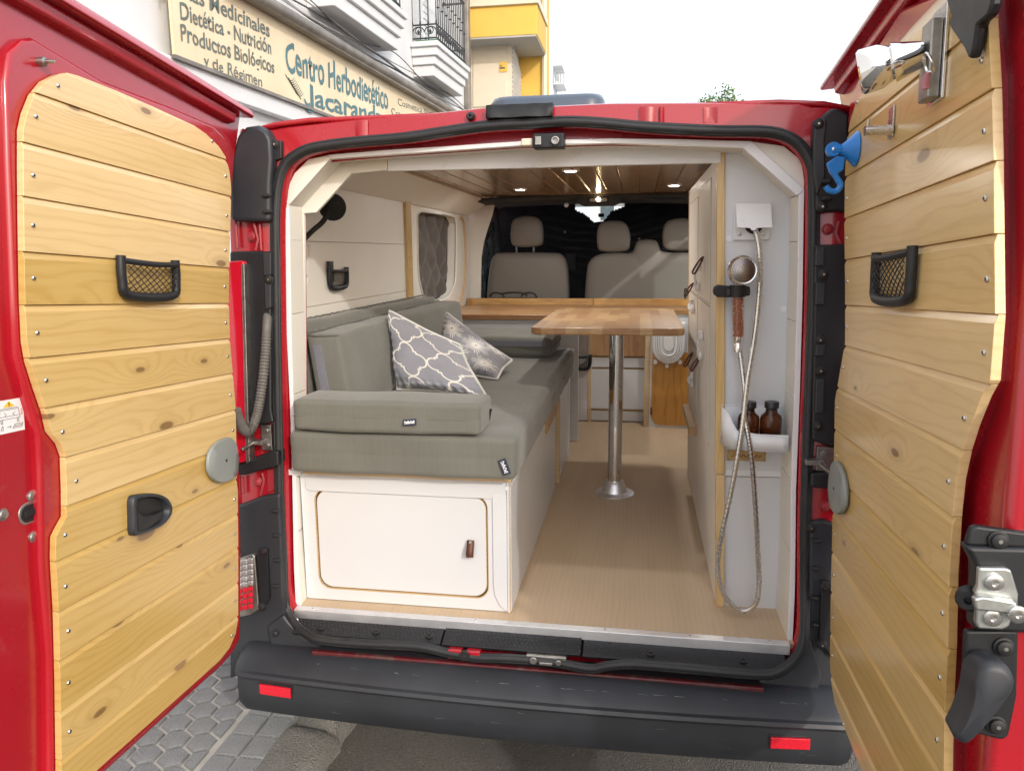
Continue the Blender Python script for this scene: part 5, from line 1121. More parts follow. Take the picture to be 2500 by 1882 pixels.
P = [on(u, v, y=.212) for u, v in ((1907, 1166), (1914, 1166), (1906, 1492), (1899, 1488))]; b = MB(); b.prism(P, (0, .012, 0)); part('piano_hinge', b, 'dull_steel', TC, .001)
P = [on(u, v, y=.213) for u, v in ((1914, 1166), (1990, 1168), (1990, 1500), (1906, 1492))]; b = MB(); b.prism(P, (0, .012, 0)); part('filler_panel', b, 'cream_panel', TC, .001)
b = MB(); b.box(.52, .79, .23, 1.455, .561, .57); b.box(.52, .79, .23, 1.455, 1.80, 1.81); part('carcass', b, 'white_laminate', TC)
for u, v in ((1779, 583), (1913, 754)):
    p = on(u, v, y=.2028); sub_at('cover_cap', cme, TC, Matrix.Translation(p-ORG[TC]) @ Matrix.Scale(1.3, 4))
# ------------------------------------------------------------------ shower
PY = .202
SB = thing('shower_socket', 'white square outlet box with a tilted flap on the cabinet end', 'outlet', tuple(on(1838, 580, y=PY)))
a, c = on(1792, 538, y=PY-.006), on(1878, 586, y=PY-.006); b = MB(); b.box(a.x, c.x, PY-.009, PY-.0005, c.z, on(1840, 500, y=PY).z); part('backplate', b, 'white_plastic', SB, .002)
P = [on(1796, 497, y=PY-.016), on(1883, 497, y=PY-.016), on(1886, 556, y=PY-.046), on(1848, 557, y=PY-.046), on(1846, 562, y=PY-.047), on(1840, 564, y=PY-.047), on(1834, 562, y=PY-.047), on(1832, 557, y=PY-.046), on(1799, 556, y=PY-.046)]
b = MB(); b.prism(P, (0, .004, 0)); part('flap', b, 'white_plastic', SB, .0015)
p = on(1840, 549, y=PY-.009); b = MB(); b.lathe([(.023, 0), (.023, .004), (.019, .005), (.018, .001), (0, .001)], p, (0, -1, 0), 20); part('socket_ring', b, 'rubber', SB)
for u in (1805, 1864): p = on(u, 572, y=PY-.009); sub_at('screw', screw_mesh(.005, .003), SB, Matrix.Translation(p-ORG[SB]) @ Matrix.Rotation(R(180), 4, 'Z'))
SH = thing('hand_shower', 'chrome hand shower with copper-bead handle on a looped steel hose', 'shower', tuple(on(1802, 850, y=.16)))
hc_ = on(1812, 661, y=.125); ax_ = Vector((.12, -1, .10)).normalized()
b = MB(); b.lathe([(0, -.030), (.016, -.028), (.026, -.018), (.0335, -.006), (.0375, 0), (.0375, .008), (.034, .012), (.032, .011)], hc_, ax_, 28); part('shower_head', b, 'steel', SH, smooth=50)
b = MB(); b.lathe([(.0325, .0), (.030, .003), (0, .004)], hc_+ax_*.009, ax_, 28); FP = part('spray_plate', b, 'grille_steel', SH, smooth=50)
b = MB()
for k in range(1, 5):
    for q in range(7*k):
        a_ = 2*math.pi*q/(7*k); v_ = ax_.orthogonal().normalized(); w3 = ax_.cross(v_); o_ = hc_+ax_*.0125+(v_*math.cos(a_)+w3*math.sin(a_))*.0068*k; b.lathe([(.0011, 0), (.0008, .0012), (0, .0013)], o_, ax_, 5)
part('nozzles', b, 'soft_black', SH)
h0, h1 = on(1801, 715, y=.150), on(1803, 822, y=.165)
b = MB(); b.tube([hc_-ax_*.02+Vector((0, .005, -.02)), on(1808, 695, y=.145), h0], [.014, .012, .013], 14); part('neck', b, 'steel', SH)
b = MB(); b.tube([h0, h0*.7+h1*.3, h1], [.0145, .0160, .0138], 18); part('handle_tube', b, 'tube_clear', SH)
b = MB(); rnd = random.Random(3)
for k in range(260):
    t = rnd.random(); a_ = rnd.uniform(0, 6.28); rr = .0125*math.sqrt(rnd.uniform(.4, 1)); o_ = h0*(1-t)+h1*t+Vector((rr*math.cos(a_), rr*math.sin(a_)*1, 0)); b.lathe([(0, -.0026), (.0022, -.0013), (.0026, 0), (.0022, .0013), (0, .0026)], o_, (0, 0, 1), 6, False)
q = part('beads', b, 'bead_copper', SH, smooth=80); q['kind'] = 'stuff'
b = MB(); b.tube([h0, h1], .0085, 10); part('bead_core', b, 'bead_copper', SH)
b = MB(); b.lathe([(.0125, 0), (.0125, .012), (.0115, .013), (.0115, .018), (.0120, .019), (.0105, .040), (.007, .042)], h1, (0, 0, -1), 18); part('collar', b, 'chrome', SH, smooth=50)
H = [on(*q[:2], y=q[2]) for q in ((1805, 846, .165), (1812, 900, .155), (1818, 960, .135), (1815, 1000, .10), (1826, 1060, .085), (1836, 1130, .085), (1845, 1250, .095), (1850, 1350, .11), (1853, 1420, .12), (1846, 1470, .13), (1820, 1491, .135), (1795, 1482, .135), (1770, 1455, .13), (1756, 1415, .125), (1753, 1365, .115), (1765, 1290, .10), (1785, 1200, .088), (1803, 1100, .08), (1815, 1020, .088), (1825, 930, .12), (1840, 840, .15), (1850, 760, .16), (1856, 680, .16), (1854, 610, .165), (1845, 563, .175), (1842, 552, .19))]
hp2 = catmull(H, 30); b = MB(); b.tube(hp2, [.0068 if (i % 4) < 2 else .0064 for i in range(len(hp2))], 10); part('hose', b, 'steel', SH, smooth=30)
HB = thing('shower_holder', 'black plastic clip holder with ribbed thumb pad on the cabinet edge strip', 'holder', tuple(on(1790, 712, y=.18)))
b = MB(); P = [on(u, v, y=.150) for u, v in ((1742, 712), (1745, 700), (1754, 696), (1772, 698), (1790, 700), (1800, 698), (1832, 700), (1832, 722), (1800, 726), (1772, 726), (1752, 726), (1744, 720))]; b.prism(P, (0, .03, 0)); part('clip_body', b, 'soft_black', HB, .004, seg=3)
b = MB(); p = on(1801, 711, y=.145); b.lathe([(.020, -.015), (.0205, .015), (.0165, .015), (.0165, -.015)], p+Vector((0, .004, 0)), (0, 0, 1), 18); part('clamp_ring', b, 'soft_black', HB, .001)
for k in range(4):
    p0, p1 = on(1749+6*k, 703, y=.149), on(1752+6*k, 720, y=.149); b = MB(); b.tube([p0, p1], .0016, 5); part('grip_rib', b, 'grey_plastic', HB)
b = MB(); a, c = on(1775, 704, y=.148), on(1790, 722, y=.148); b.box(a.x, c.x, .144, .152, c.z, a.z); part('clip_pad', b, 'grey_plastic', HB, .002)
b = MB(); p = on(1800, 711, y=.19); b.box(p.x-.012, p.x+.012, .165, .2025, p.z-.012, p.z+.012); part('wall_mount', b, 'soft_black', HB, .003)
# ------------------------------------------------------------------ shelf caddy with bottles
CD = thing('shelf_caddy', 'white curved plastic caddy holding two amber bottles on the cabinet end', 'caddy', tuple(on(1840, 1095, y=.14)))
zb = on(1840, 1095, y=.10).z-.003; zt = on(1840, 1058, y=.10).z; xl = on(1763, 1050, y=.15).x; xr = .652; zh = on(1775, 993, y=.18).z
plan = [(xr, .200), (xl+.02, .200), (xl+.004, .192), (xl, .17), (xl+.002, .14), (xl+.012, .115), (xl+.03, .098), (xl+.055, .088), (xl+.085, .083), (xr, .080)]
def rim(k): return zh if k < 4 else (zh, zh-.010, zh-.045, zt+.004, zt, zt)[k-4]
PL = catmull([(x, y, 0) for x, y in plan], 4); nr = len(PL)
RZ = catmull([(rim(k), 0, 0) for k in range(len(plan))], 4)
b = MB(); b.loft([[Vector((p.x, p.y, zb)) for p in PL], [Vector((p.x, p.y, max(zt, r.x))) for p, r in zip(PL, RZ)]], closed=False); part('caddy_wall', b, 'white_plastic', CD, solid=.0035, smooth=60)
b = MB(); b.prism([(p.x, p.y, zb) for p in PL], (0, 0, .004)); part('caddy_floor', b, 'white_plastic', CD)
b = MB(); b.tube([(p.x, p.y, max(zt, r.x)) for p, r in zip(PL, RZ)], .0026, 6); part('caddy_rim', b, 'white_plastic', CD)
for i, (u, x_) in enumerate(((1824, 0), (1879, 0))):
    zt_ = on(u, 980, y=.145).z; c = on(u+2, 1050, y=.145); t = thing('amber_bottle', ('amber glass bottle with black lid behind the crossing shower hose', 'amber glass bottle with black lid standing clear of the hose')[i], 'bottle', (c.x, .145, zb+.004), 'amber bottles in the caddy')
    z0 = zb+.005; H_ = zt_-z0
    b = MB(); b.lathe([(0, 0), (.024, 0), (.0275, .004), (.0275, H_*.60), (.025, H_*.68), (.017, H_*.74), (.015, H_*.78), (.015, H_*.82)], (c.x, .145, z0), (0, 0, 1), 24); part('bottle_body', b, 'amber_glass', t, smooth=50)
    b = MB(); b.lathe([(0, .002), (.0255, .004), (.0255, H_*.34), (0, H_*.34)], (c.x, .145, z0+.001), (0, 0, 1), 20); part('liquid', b, 'leather', t)
    b = MB(); b.lathe([(.0165, 0), (.0165, .006), (.014, .008), (.014, .018), (.0185, .020), (.0185, .034), (.017, .036), (0, .036)], (c.x, .145, z0+H_-.036), (0, 0, 1), 22); part('lid', b, 'bottle_cap', t, smooth=40)
PQ = thing('name_plaque', 'small wooden plaque with burnt flourishes under the caddy', 'plaque', tuple(on(1825, 1115, y=.2)))
a, c = on(1775, 1098, y=.199), on(1869, 1126, y=.199); b = MB(); b.box(a.x, c.x, .196, .2025, c.z, a.z); part('board', b, 'plaque_wood', PQ, .001)
b = MB()
for k in range(4):
    x0 = a.x+.012+(c.x-a.x-.024)*k/4; pts = [(x0+.016*i/12*1.2, .1955, (a.z+c.z)/2+.004*math.sin(i*.9+k)*(1 if k % 2 else -1)) for i in range(13)]; b.tube(pts, .0009, 4)
for xx, zz in ((a.x+.004, a.z-.004), (c.x-.004, a.z-.004), (a.x+.004, c.z+.004), (c.x-.004, c.z+.004)): b.lathe([(.002, 0), (0, .001)], (xx, .196, zz), (0, -1, 0), 8)
part('flourish', b, 'plaque_burn', PQ)
# ------------------------------------------------------------------ net pockets
def pocket(label, M, w_, h_, nx, ny, d=.03, wood_behind=True):
    t = thing('net_pocket', label, 'pocket', tuple(M.translation), 'black net pockets'); b = MB(); b.M = M
    r = .009; sag = .08*h_
    U = [(-w_/2, h_/2+.008), (-w_/2, -h_/2+.03), (-w_/2+.02, -h_/2), (w_/2-.02, -h_/2), (w_/2, -h_/2+.03), (w_/2, h_/2+.008)]
    P = catmull([(x, .010, z) for x, z in U], 5); b.tube(P, r, 8, sq=(1, 1.1)); part('pocket_frame', b, 'black_plastic', t, smooth=60)
    b = MB(); b.M = M; b.tube(catmull([(-w_/2, .014, h_/2-.002), (-w_/4, .020, h_/2-sag*.8), (0, .022, h_/2-sag), (w_/4, .020, h_/2-sag*.8), (w_/2, .014, h_/2-.002)], 4), .0065, 6); part('pocket_rim', b, 'soft_black', t)
    b = MB(); b.M = M; x0, x1, z0 = -w_/2+.006, w_/2-.006, -h_/2+.006
    def zt(x): return h_/2-sag*(1-(2*x/w_)**2)
    def pt(a, c): x = x0+(x1-x0)*a; return Vector((x, .009+.010*math.sin(math.pi*min(1, c+.05))*.5+.009*c, z0+(zt(x)-z0)*c))
    for k in range(-ny*2, nx+1):
        for sg in (1, -1):
            pts = []
            for i in range(ny*4+1):
                c = i/(ny*4); a = (k+c*ny*.9)/nx if sg > 0 else 1-(k+c*ny*.9)/nx
                if 0 <= a <= 1: pts.append(pt(a, c))
            if len(pts) > 2: b.tube(pts, .0011, 4)
    part('pocket_net', b, 'soft_black', t); return t
def dmat(D, u, v, n=0.0): x, z = D.px(u, v, n); return D.M @ Matrix.Translation((x, n, z))
def flipm(M): return M
def dsize(D, u0, v0, u1, v1): a, c = D.px(u0, v0, .02), D.px(u1, v1, .02); return abs(a[0]-c[0]), abs(a[1]-c[1])
wp_, hp__ = dsize(DL, 288, 636, 427, 726); M_ = dmat(DL, 357, 681, .001); pocket('black net pocket on the pine door cladding above the black pull cup', M_, wp_, hp__, 8, 5)
wp_, hp__ = dsize(DR, 2146, 676, 2238, 676); M_ = dmat(DR, 2192, 676, .001); pocket('black net pocket on the pine door cladding below the steel hook', M_, wp_, .078, 8, 6)
p = on(820, 680, x=-.788); M_ = Matrix.Translation(p) @ Matrix.Rotation(R(90), 4, 'Z'); M_ = Matrix.Translation(p) @ Matrix(((0, 1, 0, 0), (-1, 0, 0, 0), (0, 0, 1, 0), (0, 0, 0, 1))); pocket('black net pocket on the cream wall holding a remote control', M_, .155, .060, 8, 5)
p = on(1420, 884, y=2.535); M_ = Matrix.Translation(p) @ Matrix.Rotation(R(180), 4, 'Z'); pocket('black net pocket on the white kitchen front beyond the bench', M_, .10, .075, 5, 4)
p = on(811, 668, x=-.775); b = MB(); b.box(p.x-.010, p.x-.001, p.y-.018, p.y+.018, p.z-.03, p.z+.042); b.box(p.x-.001, p.x, p.y-.012, p.y+.012, p.z-.02, p.z+.035); single('remote_control', b, 'grey_plastic', 'small dark remote control standing in the wall net pocket', 'remote', tuple(p), bevel=.003)
# ------------------------------------------------------------------ reading lamp on the wall
LM = thing('reading_lamp', 'black gooseneck reading lamp bent up along the cream wall', 'lamp', tuple(on(735, 605, x=-.79)))
b = MB(); P = catmull([on(*q[:2], x=q[2]) for q in ((720, 610, -.785), (742, 585, -.76), (765, 562, -.74), (785, 545, -.72), (797, 528, -.71), (805, 510, -.70))], 8); b.tube(P, .0085, 10); part('gooseneck', b, 'soft_black', LM, smooth=60)
p = on(812, 505, x=-.70); b = MB(); b.lathe([(0, -.02), (.02, -.018), (.040, -.006), (.043, .002), (.043, .012), (.038, .016), (0, .017)], p, Vector((.25, -.75, -.2)), 24); part('lamp_head', b, 'soft_black', LM, smooth=50)
b = MB(); p = on(722, 610, x=-.79); b.lathe([(.025, 0), (.025, .01), (.01, .014), (0, .014)], p, (1, 0, 0), 16); part('wall_rose', b, 'soft_black', LM)
b = MB(); b.tube(catmull([on(u, v, x=-.7875) for u, v in ((742, 596), (757, 602), (750, 640), (748, 668), (752, 680), (744, 705))], 6), .0016, 5); single('lamp_cable', b, 'white_plastic', 'thin white cable stuck to the cream wall under the reading lamp', 'cable', tuple(on(748, 660, x=-.788)))
# ------------------------------------------------------------------ things on the street-side door
TR = thing('work_light', 'chrome clamp spotlight with a pinkish reflection built as a solid piece on the pine door cladding', 'lamp', tuple(DR.world(*(lambda q: (q[0], 0, q[1]))(DR.px(2290, 120)))))
x0, z1 = DR.px(2262, 20, .004); x1, z0 = DR.px(2312, 230, .004); xa, xb = sorted((x0, x1))
b = MB(); b.M = DR.M; xc, zc = DR.px(2290, 120, .004); b.box(xc-.030, xc+.030, .0005, .005, z0, DR.px(2290, 25, .004)[1]); part('mount_plate', b, 'chrome', TR, .001)
b = MB(); b.M = DR.M; b.box(xc-.022, xc+.022, .005, .022, zc-.075, zc+.04); part('slide_block', b, 'dull_steel', TR, .003)
bx_ = Vector((xc, .022, zc-.005)); hx = bx_+Vector((.018, .058, -.012))
d_ = (hx-bx_).normalized(); b = MB(); b.M = DR.M; b.tube([bx_, bx_+(hx-bx_)*.35, bx_+(hx-bx_)*.7], [.018, .024, .030], 20); b.lathe([(.024, -.02), (.033, .0), (.034, .026), (.030, .030), (.028, .026)], hx, d_, 26); part('lamp_barrel', b, 'chrome', TR, smooth=50)
b = MB(); b.M = DR.M; b.lathe([(.028, 0), (0, .003)], hx+d_*.024, d_, 24); part('lens', b, 'lamp_clear', TR)
b = MB(); b.M = DR.M; q = DR.px(2278, 175, .03); b.tube(catmull([(q[0], .03, q[1]), (q[0]-.012, .036, q[1]+.010), (q[0]-.006, .042, q[1]+.024), (q[0]+.010, .04, q[1]+.018), (q[0]+.012, .034, q[1]+.004)], 6, True), .002, 6, True); part('split_ring', b, 'chrome', TR)
b = MB(); b.M = DR.M; q = DR.px(2264, 200, .035); b.tube([(q[0], .035, q[1]+.012), (q[0]+.003, .037, q[1]), (q[0]+.001, .036, q[1]-.010)], [.004, .007, .005], 10, sq=(1, .5)); part('pink_reflection', b, 'pink_reflection', TR)  # pinkish glass reflection put in as a small coloured piece
HK = thing('coat_hook', 'brushed steel peg hook on the pine door cladding', 'hook', tuple(DR.world(*(lambda q: (q[0], 0, q[1]))(DR.px(2180, 300)))))
q = DR.px(2180, 290, 0); b = MB(); b.M = DR.M; b.box(q[0]-.014, q[0]+.014, .0005, .004, DR.px(2180, 334)[1], DR.px(2180, 262)[1]); part('hook_plate', b, 'steel', HK, .001)
q = DR.px(2178, 318, .004); b = MB(); b.M = DR.M; b.tube([(q[0], .004, q[1]), (q[0], .050, q[1])], .0085, 14); b.tube([(q[0], .044, q[1]), (q[0], .044, q[1]+.02)], .0022, 6); part('hook_peg', b, 'steel', HK)
SK = thing('suction_hook', 'bright blue plastic suction-cup hook stuck on the pine door edge', 'hook', tuple(DR.world(*(lambda q: (q[0], 0, q[1]))(DR.px(2088, 366)))))
q = DR.px(2092, 364, .0); b = MB(); b.M = DR.M; b.lathe([(.036, .0005), (.037, .003), (.030, .010), (.014, .026), (.008, .034), (0, .036)], (q[0]-.0, .0, q[1]), (0, 1, 0), 24); part('suction_cup', b, 'blue_plastic', SK, smooth=50)
bx0 = Vector((q[0], .036, q[1])); b = MB(); b.M = DR.M
b.lathe([(0, -.007), (.015, -.007), (.015, .007), (0, .007)], bx0+Vector((0, .012, 0)), (1, 0, 0), 20); b.tube([bx0+Vector((0, -.006, 0)), bx0+Vector((0, .012, 0))], .011, 10); part('knuckle', b, 'blue_plastic', SK, .001)
b = MB(); b.M = DR.M
def dloc(u, v, n): 
    r_ = DR.inv @ plane(u, v, DR.world(q[0], 0, q[1]), DR.M.to_3x3() @ Vector((1, 0, 0))); return Vector((q[0], r_.y, r_.z))
P = [dloc(u, v, 0) for u, v in ((2042, 381), (2017, 400), (2026, 425), (2036, 431), (2058, 416), (2064, 384))]; b.prism([p+Vector((-.006, 0, 0)) for p in P], (.012, 0, 0)); part('hook_arm', b, 'blue_plastic', SK, .003)
P = catmull([dloc(u, v, 0) for u, v in ((2036, 424), (2046, 440), (2052, 452), (2046, 464), (2034, 468), (2022, 463), (2016, 455))], 5); b = MB(); b.M = DR.M; b.tube(P, .0062, 10); part('hook_tip', b, 'blue_plastic', SK)
b = MB(); b.M = DR.M; b.lathe([(.004, 0), (0, .002)], bx0+Vector((.0075 if DR.sg < 0 else -.0075, .012, 0))*1 + Vector((-.016, 0, 0)), (-1, 0, 0), 10); part('pin', b, 'steel', SK)
b = MB(); b.M = DR.M; P = [DR.px(u, v, .012) for u, v in ((2310, -80), (2318, 0), (2329, 40), (2324, 62), (2362, 118), (2372, 142), (2378, 144), (2386, 115), (2394, 62), (2420, 40), (2430, 10), (2440, -80))]
b.prism([(x, .003, z) for x, z in P], (0, .014, 0)); q = single('fabric_flap', b, 'black_plastic', 'black pointed fabric flap hanging over the top of the pine door cladding', 'flap', tuple(DR.world(DR.px(2370, 20)[0], 0, DR.px(2370, 20)[1])), bevel=.004)
# ------------------------------------------------------------------ shop building with sign and balconies
FA = R(3.1); ft = Vector((math.sin(FA), math.cos(FA), 0)); fo = Vector((math.cos(FA), -math.sin(FA), 0)); F0 = Vector((-3.2, 3, 0))
FM = Matrix((ft, fo, Vector((0, 0, 1)))).transposed().to_4x4(); FM.translation = F0      # local: along, out, up (left-handed pair handled below)
def fpx(u, v, off=0.0):
    p = plane(u, v, F0+fo*off, fo)-F0; return p.dot(ft), p.z
def fbox(b, a0, a1, o0, o1, z0, z1): b.add([F0+ft*a+fo*o+Vector((0, 0, z)) for z in (z0, z1) for o in (o0, o1) for a in (a0, a1)], [(0, 2, 3, 1), (4, 5, 7, 6), (0, 1, 5, 4), (2, 6, 7, 3), (0, 4, 6, 2), (1, 3, 7, 5)])
SHOP = thing('shop_building', 'white rendered shop house with stepped balconies and a cream sign board', 'building', tuple(F0+ft*4))
b = MB(); fbox(b, -16, 8.7, -8, 0, 0, 9); part('wall', b, 'plaster_white', SHOP)
b = MB(); fbox(b, .2, 6.8, .0, .10, 2.80, 2.965); part('lower_fascia', b, 'plaster_white', SHOP, .01)
for a0, a1 in ((2.78, 4.53), (5.9, 7.35)):
    b = MB()
    for k, (o_, z0, z1) in enumerate(((.30, 3.97, 4.115), (.335, 4.116, 4.225), (.37, 4.226, 4.335), (.40, 4.336, 4.405))): fbox(b, a0-.035*k, a1+.035*k, 0, o_, z0, z1)
    BL = part('balcony', b, 'plaster_white', SHOP, .012)
    b = MB(); fbox(b, a0-.02, a1+.02, .05, .36, 4.405, 4.44); part('floor_edge', b, 'green_paint', BL)
    b = MB(); A0, A1, O_ = a0+.02, a1-.02, .345
    def fp3(a, o, z): return F0+ft*a+fo*o+Vector((0, 0, z))
    for z_, r in ((4.47, .012), (4.645, .012), (5.32, .018)): b.tube([fp3(A0, 0, z_), fp3(A0, O_, z_), fp3(A1, O_, z_), fp3(A1, 0, z_)], r, 6)
    nb = 15
    for k in range(nb+1): a = A0+(A1-A0)*k/nb; b.tube([fp3(a, O_, 4.42), fp3(a, O_, 5.32)], .009, 6); b.lathe([(0, -.03), (.02, 0), (0, .03)], fp3(a, O_, 4.88 if k % 2 else 5.02), (0, 0, 1), 6, False)
    for k in range(4): o_ = O_*k/3.0; b.tube([fp3(A0, o_, 4.42), fp3(A0, o_, 5.32)], .009, 6); b.lathe([(.018, 0), (.010, .06), (0, .07)], fp3(A0, o_, 4.645), (0, 0, 1), 6)
    def scroll(p0, d, L):
        n = max(2, int(L/.115)); w_ = L/n
        for k in range(n):
            c = p0+d*(w_*(k+.5))
            for sg in (-1, 1):
                pts = [c+d*(sg*w_*.5*(1-t*.95)*math.cos(t*5.5))+Vector((0, 0, .075*(1-t*.7)*math.sin(t*5.5)+.0875)) for t in [i/12 for i in range(13)]]; b.tube(pts, .0075, 4)
            b.lathe([(0, -.035), (.022, 0), (0, .035)], c+Vector((0, 0, .0875)), (0, 0, 1), 5, False)
    scroll(fp3(A0, 0, 4.47), fo, O_); scroll(fp3(A0, O_, 4.47), ft, A1-A0)
    part('railing', b, 'iron', BL)
    b = MB(); fbox(b, a0+.35, a1-.35, -.02, .012, 4.42, 6.6); part('balcony_door', b, 'far_white', SHOP)
    b = MB()
    for k in range(22): z_ = 4.5+.09*k; fbox(b, a0+.45, a1-.75, .012, .03, z_, z_+.075)
    part('door_shutter', b, 'far_white', SHOP, .004)
b = MB(); fbox(b, .95, 7.1, .10, .22, 3.62, 3.70); b.tube([F0+ft*.95+fo*.20+Vector((0, 0, 3.67)), F0+ft*7.08+fo*.20+Vector((0, 0, 3.70))], .055, 12); part('awning_roll', b, 'awning_metal', SHOP, smooth=50)
b = MB(); fbox(b, .90, 7.2, .0, .12, 3.72, 3.80); part('ledge', b, 'plaster_white', SHOP, .01)
CB = 'service cables along the shop front'
for k in range(5):
    pts = []
    for i in range(26):
        a = .6+7.6*i/25; pts.append(F0+ft*a+fo*(.10+.012*k)+Vector((0, 0, 3.83+.028*k+.03*math.sin(i*.5+k*1.7)-.05*math.sin(i*.8)*(k == 4))))
    b = MB(); b.tube(catmull(pts, 3), .011-.0012*k, 6); single('service_cable', b, 'cable' if k % 2 else 'cable_dark', ('dark service cable lying lowest along the shop front', 'pale service cable above the lowest dark one on the shop front', 'dark service cable in the middle of the bundle on the shop front', 'pale service cable second from the top of the bundle', 'dark sagging service cable topmost of the bundle on the shop front')[k], 'cable', tuple(F0+ft*4+Vector((0, 0, 3.9))), CB)
b = MB(); fbox(b, 8.45, 8.6, .0, .10, 0, 9); part('downpipe', b, 'awning_metal', SHOP, .02)
b = MB(); fbox(b, 3.45, 6.3, .0, .004, 0, 2.6); part('shop_window', b, 'far_window', SHOP)
SG = thing('shop_sign', 'long cream shop sign with teal and grey brush lettering', 'sign', tuple(F0+ft*3+Vector((0, 0, 2.97))))
b = MB(); fbox(b, .45, 7.0, .095, .12, 2.97, 3.64); part('panel', b, 'sign_panel', SG)
b = MB(); fbox(b, .43, 7.02, .09, .135, 2.945, 2.972); part('frame_edge', b, 'awning_metal', SG)
DG = None
def text_mesh(txt, boldness):
    cu = bpy.data.curves.new('t', 'FONT'); cu.body = txt; cu.size = 1; cu.offset = boldness; cu.resolution_u = 3; cu.extrude = 0
    o = bpy.data.objects.new('t', cu); COL.objects.link(o); bpy.context.view_layer.update(); me = bpy.data.meshes.new_from_object(o.evaluated_get(bpy.context.evaluated_depsgraph_get())); bpy.data.objects.remove(o); bpy.data.curves.remove(cu); return me
def ext(txt, bold):
    me = text_mesh(txt, bold); xs = [v.co.x for v in me.vertices]; bpy.data.meshes.remove(me); return min(xs), max(xs)
def letter(txt, a0, a1, z0, z1, capz, m, bold=.012, wob=.02, slant=.12):
    """one line of painted words from a0 to a1 along the board; baseline runs z0 to z1"""
    x0, x1 = ext(txt, bold); pos = 0
    for word in txt.split(' '):
        end = txt.index(word, pos)+len(word); pos = end; me = text_mesh(word, bold); xs = [v.co.x for v in me.vertices]; sh = ext(txt[:end], bold)[1]-max(xs)
        for v in me.vertices:
            t = (v.co.x+sh-x0)/(x1-x0); yy = v.co.y/.70*capz; a = a0+(a1-a0)*t
            a += slant*yy*.35 + .004*math.sin(40*a+9*yy); zz = z0+(z1-z0)*t+yy*(1+.09*math.sin(23*a))+wob*capz*math.sin(a*31)
            v.co = F0+ft*a+fo*.1235+Vector((0, 0, zz))-ORG[SG]
        me.materials.clear(); me.materials.append(MATS[m]); put('lettering', me, SG)
OF = .1235
def lp(u, v): return fpx(u, v, OF)
def line(txt, s_, e_, cap, m, **k):
    a0, z0 = lp(*s_); a1, z1 = lp(*e_); letter(txt, a0, a1, z0, z1, cap, m, **k)
line('Plantas Medicinales', (388, -34), (659, 91), .115, 'letter_grey', bold=.018)
line('Dietética - Nutrición', (441, 46), (663, 133), .115, 'letter_grey', bold=.018)
line('Productos Biológicos', (442, 98), (671, 180), .115, 'letter_grey', bold=.018)
line('y de Régimen', (498, 161), (640, 212), .09, 'letter_grey', bold=.008)
line('Centro Herbodietético', (698, 172), (948, 268), .26, 'letter_teal', bold=.02)
line('Jacaranda', (750, 256), (935, 306), .19, 'letter_teal', bold=.02)
a0, z0 = lp(751, 257); b = MB(); b.add([F0+ft*a+fo*.1236+Vector((0, 0, z)) for a, z in ((a0-.075, z0+.05), (a0-.05, z0+.005), (a0+.0, z0-.03), (a0+.05, z0-.02), (a0+.055, z0+.03), (a0+.0, z0+.015), (a0-.045, z0+.045))], [list(range(7))]); part('lettering', b, 'letter_teal', SG)
line('Cosmetica Natural', (972, 257), (1070, 290), .085, 'letter_grey', bold=.0)
line('Cremas', (956, 280), (1000, 296), .085, 'letter_grey', bold=.0)
b = MB(); a0, z0 = lp(735, 243); a1, z1 = lp(704, 190); P3 = lambda a, z: F0+ft*a+fo*.124+Vector((0, 0, z))
b.tube([P3(a0+(a1-a0)*t, z0+(z1-z0)*t) for t in (0, .5, 1)], .004, 4)
for k in range(9):
    t = .15+.09*k; ca, cz_ = a0+(a1-a0)*t, z0+(z1-z0)*t
    for sg in (-1, 1): b.tube([P3(ca, cz_), P3(ca+sg*.05, cz_+.012), P3(ca+sg*.085, cz_+.04)], .003, 4)
part('fern_emblem', b, 'letter_grey', SG)
# ------------------------------------------------------------------ yellow house beyond
YH = thing('yellow_house', 'yellow rendered house with a boxed balcony and beige shutter', 'building', (-2.2, 13, 0))
def ybox(u0, v0, u1, v1, y0, y1, name, m, par=YH, bev=.0, zlo=None):
    a, c = on(u0, v0, y=y0), on(u1, v1, y=y0); b = MB(); b.box(a.x, c.x, y0, y1, c.z if zlo is None else zlo, a.z); return part(name, b, m, par, bev)
ybox(1080, -150, 1328, 240, 13.4, 14.3, 'wall', 'plaster_yellow', zlo=0)
ybox(1090, 7, 1311, 85, 12.0, 13.39, 'balcony_box', 'plaster_yellow', bev=.02)
ybox(1085, 2, 1314, 7.5, 11.95, 13.39, 'balcony_coping', 'shutter_beige', bev=.01)
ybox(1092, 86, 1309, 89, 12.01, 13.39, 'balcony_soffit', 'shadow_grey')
ybox(1100, 92, 1250, 250, 12.5, 13.38, 'bay', 'shutter_beige', zlo=0)
b = MB()
for k in range(14):
    v = 112+10.6*k; a, c = on(1155, v+1.3, y=12.49), on(1236, v+9.2, y=12.49); b = MB(); b.box(a.x, c.x, 12.478, 12.5, c.z, a.z); part('shutter_slat', b, 'shutter_beige', YH, .004)
b = MB(); A_, c = on(1250, 96, y=12.52), None
for k in range(12):
    z_ = on(1250, 110+12*k, y=12.5).z; x_ = on(1251, 150, y=12.5).x; b.tube([(x_+.004, 12.5, z_), (x_+.03, 13.38, z_-.35)], .012, 4)
part('lattice', b, 'far_white', YH)
b = MB(); p = on(1332, 60, y=13.38); b.tube([(p.x-.02, 13.36, 0), (p.x-.02, 13.36, 9)], .05, 6); part('downpipe', b, 'shutter_beige', YH)
ys = thing('alarm_sign', 'small yellow alarm sign on the beige shutter wall', 'sign', tuple(on(1229, 164, y=12.47)))
